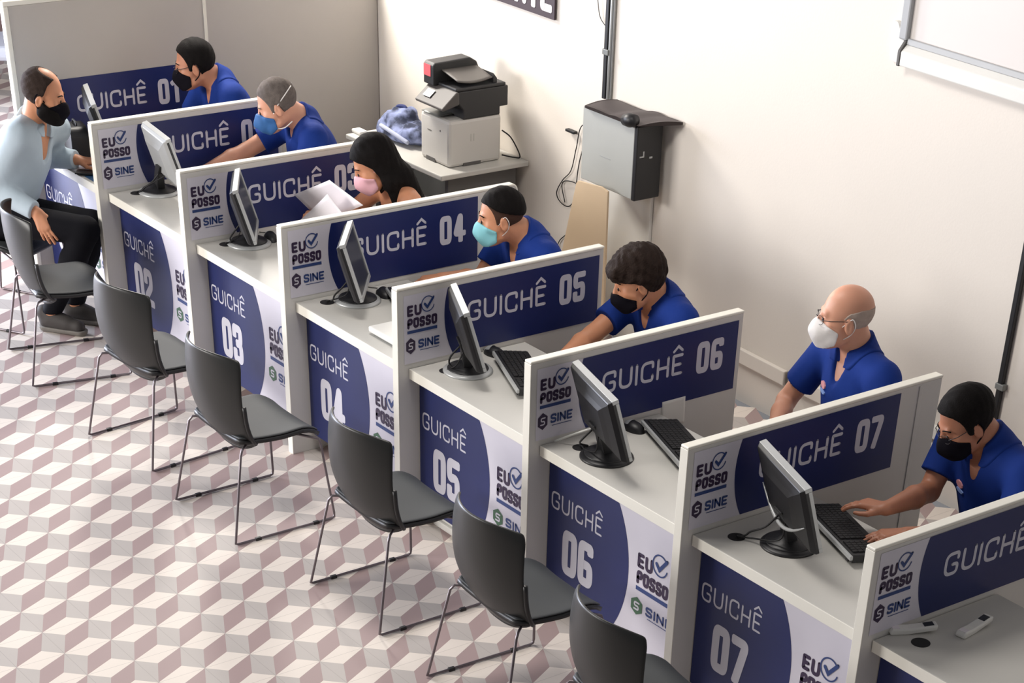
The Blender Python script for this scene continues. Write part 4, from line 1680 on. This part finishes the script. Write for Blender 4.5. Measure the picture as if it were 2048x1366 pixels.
    if style.get('badge'):
        Vs = np.array([v.co for v in shirt.data.vertices]) + np.array(root_loc)
        Ns = np.array([v.normal for v in shirt.data.vertices])
        tgt = N - up * .145 + fwd * .16 + lat * style['badge']
        ok = Ns @ fwd > .3
        i = np.argmin(np.where(ok, np.linalg.norm(Vs - tgt, axis=1), 9))
        c, n = Vs[i], unit(Ns[i])
        t1 = unit(np.cross(up, n))
        t2 = np.cross(n, t1)
        g = 0
        for (w0, h0, dz, mm) in ((.026, .016, .014, mat('badge_pink', (214, 150, 158), .7)), (.028, .009, -.014, mat('badge_pale_blue', (128, 156, 214), .7))):
            b = MB()
            pl = [c + n * .004 + t1 * (w0 * math.cos(a)) + t2 * (dz + h0 * math.sin(a)) - np.array(root_loc) for a in np.linspace(.3, 2 * math.pi + .3, 9)[:-1]]
            pl2 = [p_ - n * .014 for p_ in pl]
            b.add(pl + pl2, [tuple(range(8))] + [(k_, k_ + 8, (k_ + 1) % 8 + 8, (k_ + 1) % 8) for k_ in range(8)])
            b.build('badge', mm, shirt)
    return body


def ahead(yaw):
    """yaw 0 looks at the counters (-Y); positive turns towards -X"""
    a = math.radians(yaw)
    return np.array([-math.sin(a), -math.cos(a), 0])


def staff(k, lab, hx, yaw, pitch, roll, skin, style, Sc, tyaw=5, Pv=None, arms=None, sh_w=.188, hres=.007):
    x0 = k * PIT
    Hc = np.array([x0 + hx[0], hx[1], hx[2]])
    H = Head(Hc, ahead(yaw), pitch, roll)
    t = ahead(tyaw)
    l = np.array([-t[1], t[0], 0])
    Sc = np.array([x0 + Sc[0], Sc[1], Sc[2]])
    N = Sc + np.array([0, 0, .055]) + t * .005
    Pv = np.array([x0 + Pv[0], Pv[1], Pv[2]]) if Pv is not None else np.array([Sc[0], Sc[1] + .15, .57])
    ShL, ShR = Sc + l * sh_w * style.get('fem', 1), Sc - l * sh_w * style.get('fem', 1)
    A = arms or {}

    def arm(sd, sh, sg):
        if sd in A:
            el, wr, tip = [np.array([x0 + q[0], q[1], q[2]]) for q in A[sd][:3]]
        else:
            el = sh + t * .13 + l * sg * .05 + np.array([0, 0, -.24])
            wr = el + t * .24 - l * sg * .08
            wr[2] = max(.80, wr[2])
            wr[1] = min(wr[1], .66)
            tip = wr + t * .15 - l * sg * .03 + np.array([0, 0, -.02])
        return el, wr, tip
    eL, wL, tL = arm('L', ShL, 1)
    eR, wR, tR = arm('R', ShR, -1)
    up = (0, 0, 1)
    legs = []
    for sg in (1, -1):
        kn = Pv + t * .44 + l * sg * .11
        kn[2] = .54
        an = kn + t * .02
        an[2] = .09
        toe = an + t * .17
        toe[2] = .03
        legs.append((kn, an, toe))
    style = dict(style)
    style['fwd'] = t
    style.setdefault('top', M_POLO)
    cu = A.get('curl', 16)
    # thumb side: dir x up points to the hand's right; the left hand's thumb is on its right
    p = person(lab, (Pv[0], Pv[1], 0), H, N, Pv, ShL, ShR, eL, wL, eR, wR, ((tL, up, 1, cu), (tR, up, -1, cu)), legs, skin, style, hres=hres)
    office_chair(Pv, t, k)
    return p


SEATS = {1: 'man in glasses beside the tall partition', 2: 'grey-haired man', 3: 'long-haired woman', 4: 'man in light blue mask', 5: 'bushy-haired young man', 6: 'bald man', 7: 'man who types'}
_chair = None


def office_chair(Pv, t, k):
    global _chair
    rz = math.atan2(-t[0], t[1])
    if _chair is None:
        r = thing('office_stool', '', 'stool', group='staff stools')
        b = MB()
        b.prism(rnd([(-.21, .0), (-.21, -.2), (.21, -.2), (.21, .2), (-.21, .2), (-.21, 0)], .06)[:-1], 2, .385, .435)
        b.build('seat', M_BLACK, r, bevel=.012)
        b = MB()
        b.lathe([(.03, .07), (.03, .25), (.018, .25), (.018, .385)], (0, 0, 0), 16)
        b.build('column', M_GREYMET, r, smooth=True)
        for q in range(5):
            a = q * 2 * math.pi / 5 + .3
            b = MB()
            b.tube([(0, 0, .075), (.25 * math.cos(a), .25 * math.sin(a), .055)], [.022, .014])
            sp = b.build('spoke', M_BLACK, r, smooth=True)
            b = MB()
            b.lathe([(.0, -.012), (.024, -.010), (.024, .010), (.0, .012)], (0, 0, 0), 16)
            b.xf(Matrix.Translation((.255 * math.cos(a), .255 * math.sin(a), .0255)) @ Matrix.Rotation(a, 4, 'Z') @ Matrix.Rotation(math.pi / 2, 4, 'X')).build('caster', M_RUBBER, sp, smooth=True)
        _chair = r
        c = r
    else:
        c = dup(_chair)
    c.location = (Pv[0], Pv[1] - t[1] * 0 , 0)
    c.rotation_euler = (0, 0, rz)
    c['label'] = 'black swivel stool under the %s' % SEATS[k]


CROP = [(-.14, -.105), (-.075, -.095), (-.04, -.072), (-.026, -.03), (-.016, .010), (.004, .014), (.009, -.020), (.028, -.018), (.034, .018), (.045, .044), (.06, .062), (.075, .073), (.1, .078)]
FADE = [(-.14, -.01), (-.05, .02), (.02, .042), (.045, .058), (.07, .068), (.1, .074)]

staff(1, 'man in glasses and black face mask and blue polo, beside the tall grey partition', (.43, .93, 1.18), 30, 8, 0, 'tan',
      dict(hair=dict(off=.011, line=CROP, m=M_HAIRB), mask='cloth', mask_m=M_MBLACK, glasses=True, brow=M_HAIRB, loop=.003),
      (.47, 1.06, 1.03))
staff(2, 'grey-haired man in blue cup-shaped face mask and blue polo reaching over his counter', (.42, .90, 1.185), 32, 20, 0, 'light',
      dict(hair=dict(off=.006, line=CROP, m=M_HAIRG), mask='cup', mask_m=M_MNAVY, brow=M_HAIRG, vee=.05),
      (.44, 1.05, 1.035), tyaw=14, arms={'R': ((.16, .84, .89), (.17, .57, .825), (.24, .40, .80)), 'curl': 14})


def long_hair(H):
    o = []
    for sx in (-1, 1):
        o.append((H.C((sx * .055, -.02, .05), (sx * .078, -.030, -.09), .035, .032), .03))
        o.append((H.C((sx * .078, -.030, -.09), (sx * .080, -.01, -.25), .032, .022), .03))
    o.append((H.E((0, -.07, -.06), (.085, .06, .14)), .03))
    o.append((H.C((-.03, -.10, -.12), (-.03, -.115, -.30), .05, .035), .04))
    o.append((H.C((.03, -.10, -.12), (.03, -.115, -.30), .05, .035), .04))
    return o


def long_free(x, y, z):
    # face opening: keep hair outside the front oval
    lim = np.interp(z, [-.30, -.16, -.10, -.05, 0, .035, .06, .085], [.10, .05, .012, .006, .020, .050, .085, .2])
    return y - lim + 0 * x


M_STRAP = mat('top_dark', (40, 34, 48), .8)
staff(3, 'woman with long dark hair and pink face mask holding up white papers', (.43, .88, 1.13), 24, 26, 0, 'warm',
      dict(hair=dict(off=.016, line=CROP, m=M_HAIRB, long=True, extra=long_hair, free=long_free), mask='cloth', mask_m=M_MPINK, brow=M_HAIRB, bare=True, top=M_STRAP, top_name='sleeveless_top', fem=.90, neck=.86),
      (.46, 1.00, .965), tyaw=8, sh_w=.185, arms={'L': ((.78, .86, .80), (.70, .66, .84), (.64, .55, .90)), 'R': (((.19, .84, .80)), (.25, .66, .84), (.30, .56, .90)), 'curl': 30})
staff(4, 'man with short black hair in light blue surgical mask and blue polo', (.43, .97, 1.115), 30, 6, 0, 'warm',
      dict(hair=dict(off=.009, line=FADE, m=M_HAIRB), fade=mat('hair_fade', (72, 52, 44), .8, vary=.2, scale=60, spec=.1), mask='surgical', mask_m=M_MBLUE, brow=M_HAIRB, badge=.09),
      (.47, 1.10, .955), arms={'R': ((.27, .97, .77), (.25, .75, .805), (.20, .62, .795))})
staff(5, 'young man with bushy brown hair and black mask under his nose', (.455, 1.0, 1.105), 30, 16, 0, 'warm',
      dict(hair=dict(off=.026, line=[(-.14, -.085), (-.06, -.065), (-.03, -.035), (-.005, .0), (.02, .012), (.05, .02), (.09, .028), (.13, .03)], m=M_HAIRN, wave=.004,
                     extra=lambda H: [(H.C((-.03, .095, .062), (.05, .085, .068), .026, .028), .03), (H.E((0, -.01, .085), (.075, .09, .05)), .03)]),
           mask='cloth', mask_m=M_MBLACK, mask_top=-.040, brow=M_HAIRN, loop=.003),
      (.48, 1.12, .955), arms={'R': ((.31, .87, .83), (.40, .63, .80), (.44, .50, .79))})
staff(6, 'bald man in white face mask and blue polo sitting upright', (.62, 1.15, 1.262), 34, -4, 0, 'light',
      dict(hair=dict(off=.0025, line=[(-.14, -.09), (-.06, -.07), (-.03, -.04), (0, .0), (.1, .05)], band=[(-.14, .055), (-.05, .05), (.0, .035), (.03, .0), (.1, -.05)], m=M_HAIRS), mask='surgical', mask_m=M_MWHITE, glasses=True, badge=-.08, belly=1.12, vee=.12),
      (.65, 1.22, 1.06), tyaw=10, Pv=(.66, 1.30, .57), arms={'R': ((.32, 1.17, .80), (.46, .97, .74), (.55, .86, .71)), 'L': ((.93, 1.17, .80), (.80, .97, .74), (.70, .86, .71))}, sh_w=.20)
staff(7, 'man in glasses and black face mask with one hand raised above his keyboard', (.46, 1.02, 1.142), 20, 26, 0, 'brown',
      dict(hair=dict(off=.013, line=CROP, m=M_HAIRB), mask='cloth', mask_m=M_MBLACK, glasses=True, brow=M_HAIRB, badge=-.075, loop=.003, belly=1.05),
      (.52, 1.13, .985), Pv=(.56, 1.28, .57), arms={'R': ((.335, 1.03, .80), (.455, .655, .868), (.315, .59, .862)), 'L': ((.79, .98, .80), (.60, .63, .83), (.49, .50, .805)), 'curl': 14}, sh_w=.205, hres=.0055)

# the visitor
fd = unit([.85, .52, 0])
Hv = Head((1.66, -.10, 1.195), (.62, .78), 10)
person('bearded man in pale blue shirt and black mask sitting before the first counter', (1.52, -.35, 0), Hv,
       (1.575, -.135, 1.035), (1.50, -.36, .57), (1.475, .03, .965), (1.66, -.275, 1.0),
       (1.37, -.02, .80), (1.545, .10, .805), (1.585, -.42, .745), (1.805, -.285, .65),
       (((1.62, .20, .79), (0, 0, 1), 1, 14), ((1.885, -.268, .525), (.6, -.6, .45), -1, 10)),
       (((1.845, .005, .555), (1.72, -.10, .095), (1.86, .0, .03)), ((1.955, -.085, .565), (1.79, -.275, .10), (1.945, -.165, .03))), 'warm',
       dict(fwd=fd, top=M_SHIRT, top_name='shirt', hair=dict(off=.009, line=[(-.14, -.085), (-.06, -.065), (-.03, -.035), (-.005, .0), (.015, .02), (.03, .066), (.05, .085), (.1, .11)], side=.25, m=M_HAIRR, band=[(-.14, .2), (-.07, .150), (-.03, .116), (.02, .100), (.05, .090), (.1, .08)]), beard=M_HAIRB,
            mask='cloth', mask_m=M_MBLACK, brow=M_HAIRB, loop=.003, vee=.17, vw=.058, col=1.0, shoe_m=mat('shoe_grey', (62, 58, 56), .7, vary=.3), sole_m=mat('sole_grey', (120, 116, 110), .7)),
       hres=.0052, sleeve=2)

# blue backpack and a white cloth bag on the side table
K = Field((1.66, 1.82, .74), (2.26, 2.30, 1.02), .006)
E3 = np.eye(3)
for c, r_, k in (((1.93, 2.02, .80), (.20, .13, .055), 0), ((1.84, 2.03, .845), (.11, .11, .055), .03), ((1.87, 2.05, .885), (.075, .07, .032), .02), ((2.06, 2.03, .82), (.11, .10, .045), .03), ((1.79, 1.97, .79), (.07, .07, .04), .03)):
    K.add(ell(c, E3, r_), k)
x, y, z = np.meshgrid(*[(K.lo[i] + K.h * np.arange(K.n[i])).astype(np.float32) for i in range(3)], indexing='ij', sparse=True)
K.D = K.D - .007 * (np.sin(x * 46 + 2 * np.sin(y * 30)) * np.sin(y * 40 + z * 52) + .5 * np.sin(x * 90 + z * 70))
K.keep(lambda P: .752 - P[2] + 0 * P[0])
V, Q = K.mesh()
m_bag = mat('bag_denim', (112, 120, 150), .8, vary=.70, scale=13, spec=.15, contrast=True)
bag = npmesh('backpack', V, Q, m_bag, None, (1.93, 2.02, .75))
bag.location = (1.93, 2.02, .75)
tag(bag, 'crumpled blue backpack lying on the side table by the printer', 'bag')
b = MB()
b.tube(spline([(-.11, .0, .125), (-.10, .0, .165), (-.05, .02, .17), (-.03, .02, .135)], 6), .011)
b.build('handle', mat('bag_navy', (44, 54, 104), .8), bag, smooth=True)
b = MB()
b.tube(spline([(-.20, -.06, .045), (-.08, -.12, .075), (.06, -.12, .06), (.16, -.10, .035)], 8), .012)
b.build('strap', mat('bag_pale_trim', (176, 182, 204), .8), bag, smooth=True)
K = Field((1.98, 2.14, .74), (2.22, 2.36, .98), .006)
K.add(ell((2.10, 2.26, .80), E3, (.07, .06, .055)), 0)
K.add(ell((2.11, 2.27, .86), E3, (.045, .04, .04)), .04)
K.keep(lambda P: .752 - P[2] + 0 * P[0])
V, Q = K.mesh()
wbg = npmesh('white_cloth', V, Q, M_PAPER, None, (2.1, 2.26, .75))
wbg.location = (2.1, 2.26, .75)
tag(wbg, 'white bundled cloth between the backpack and the printer', 'cloth')
b = MB()
b.box(-.075, .02, -.03, .03, 0, .022)
o = b.build('white_case', M_WHITEPL, bevel=.008, loc=(1.70, 1.85, .75))
tag(o, 'small white case at the end of the side table', 'case')
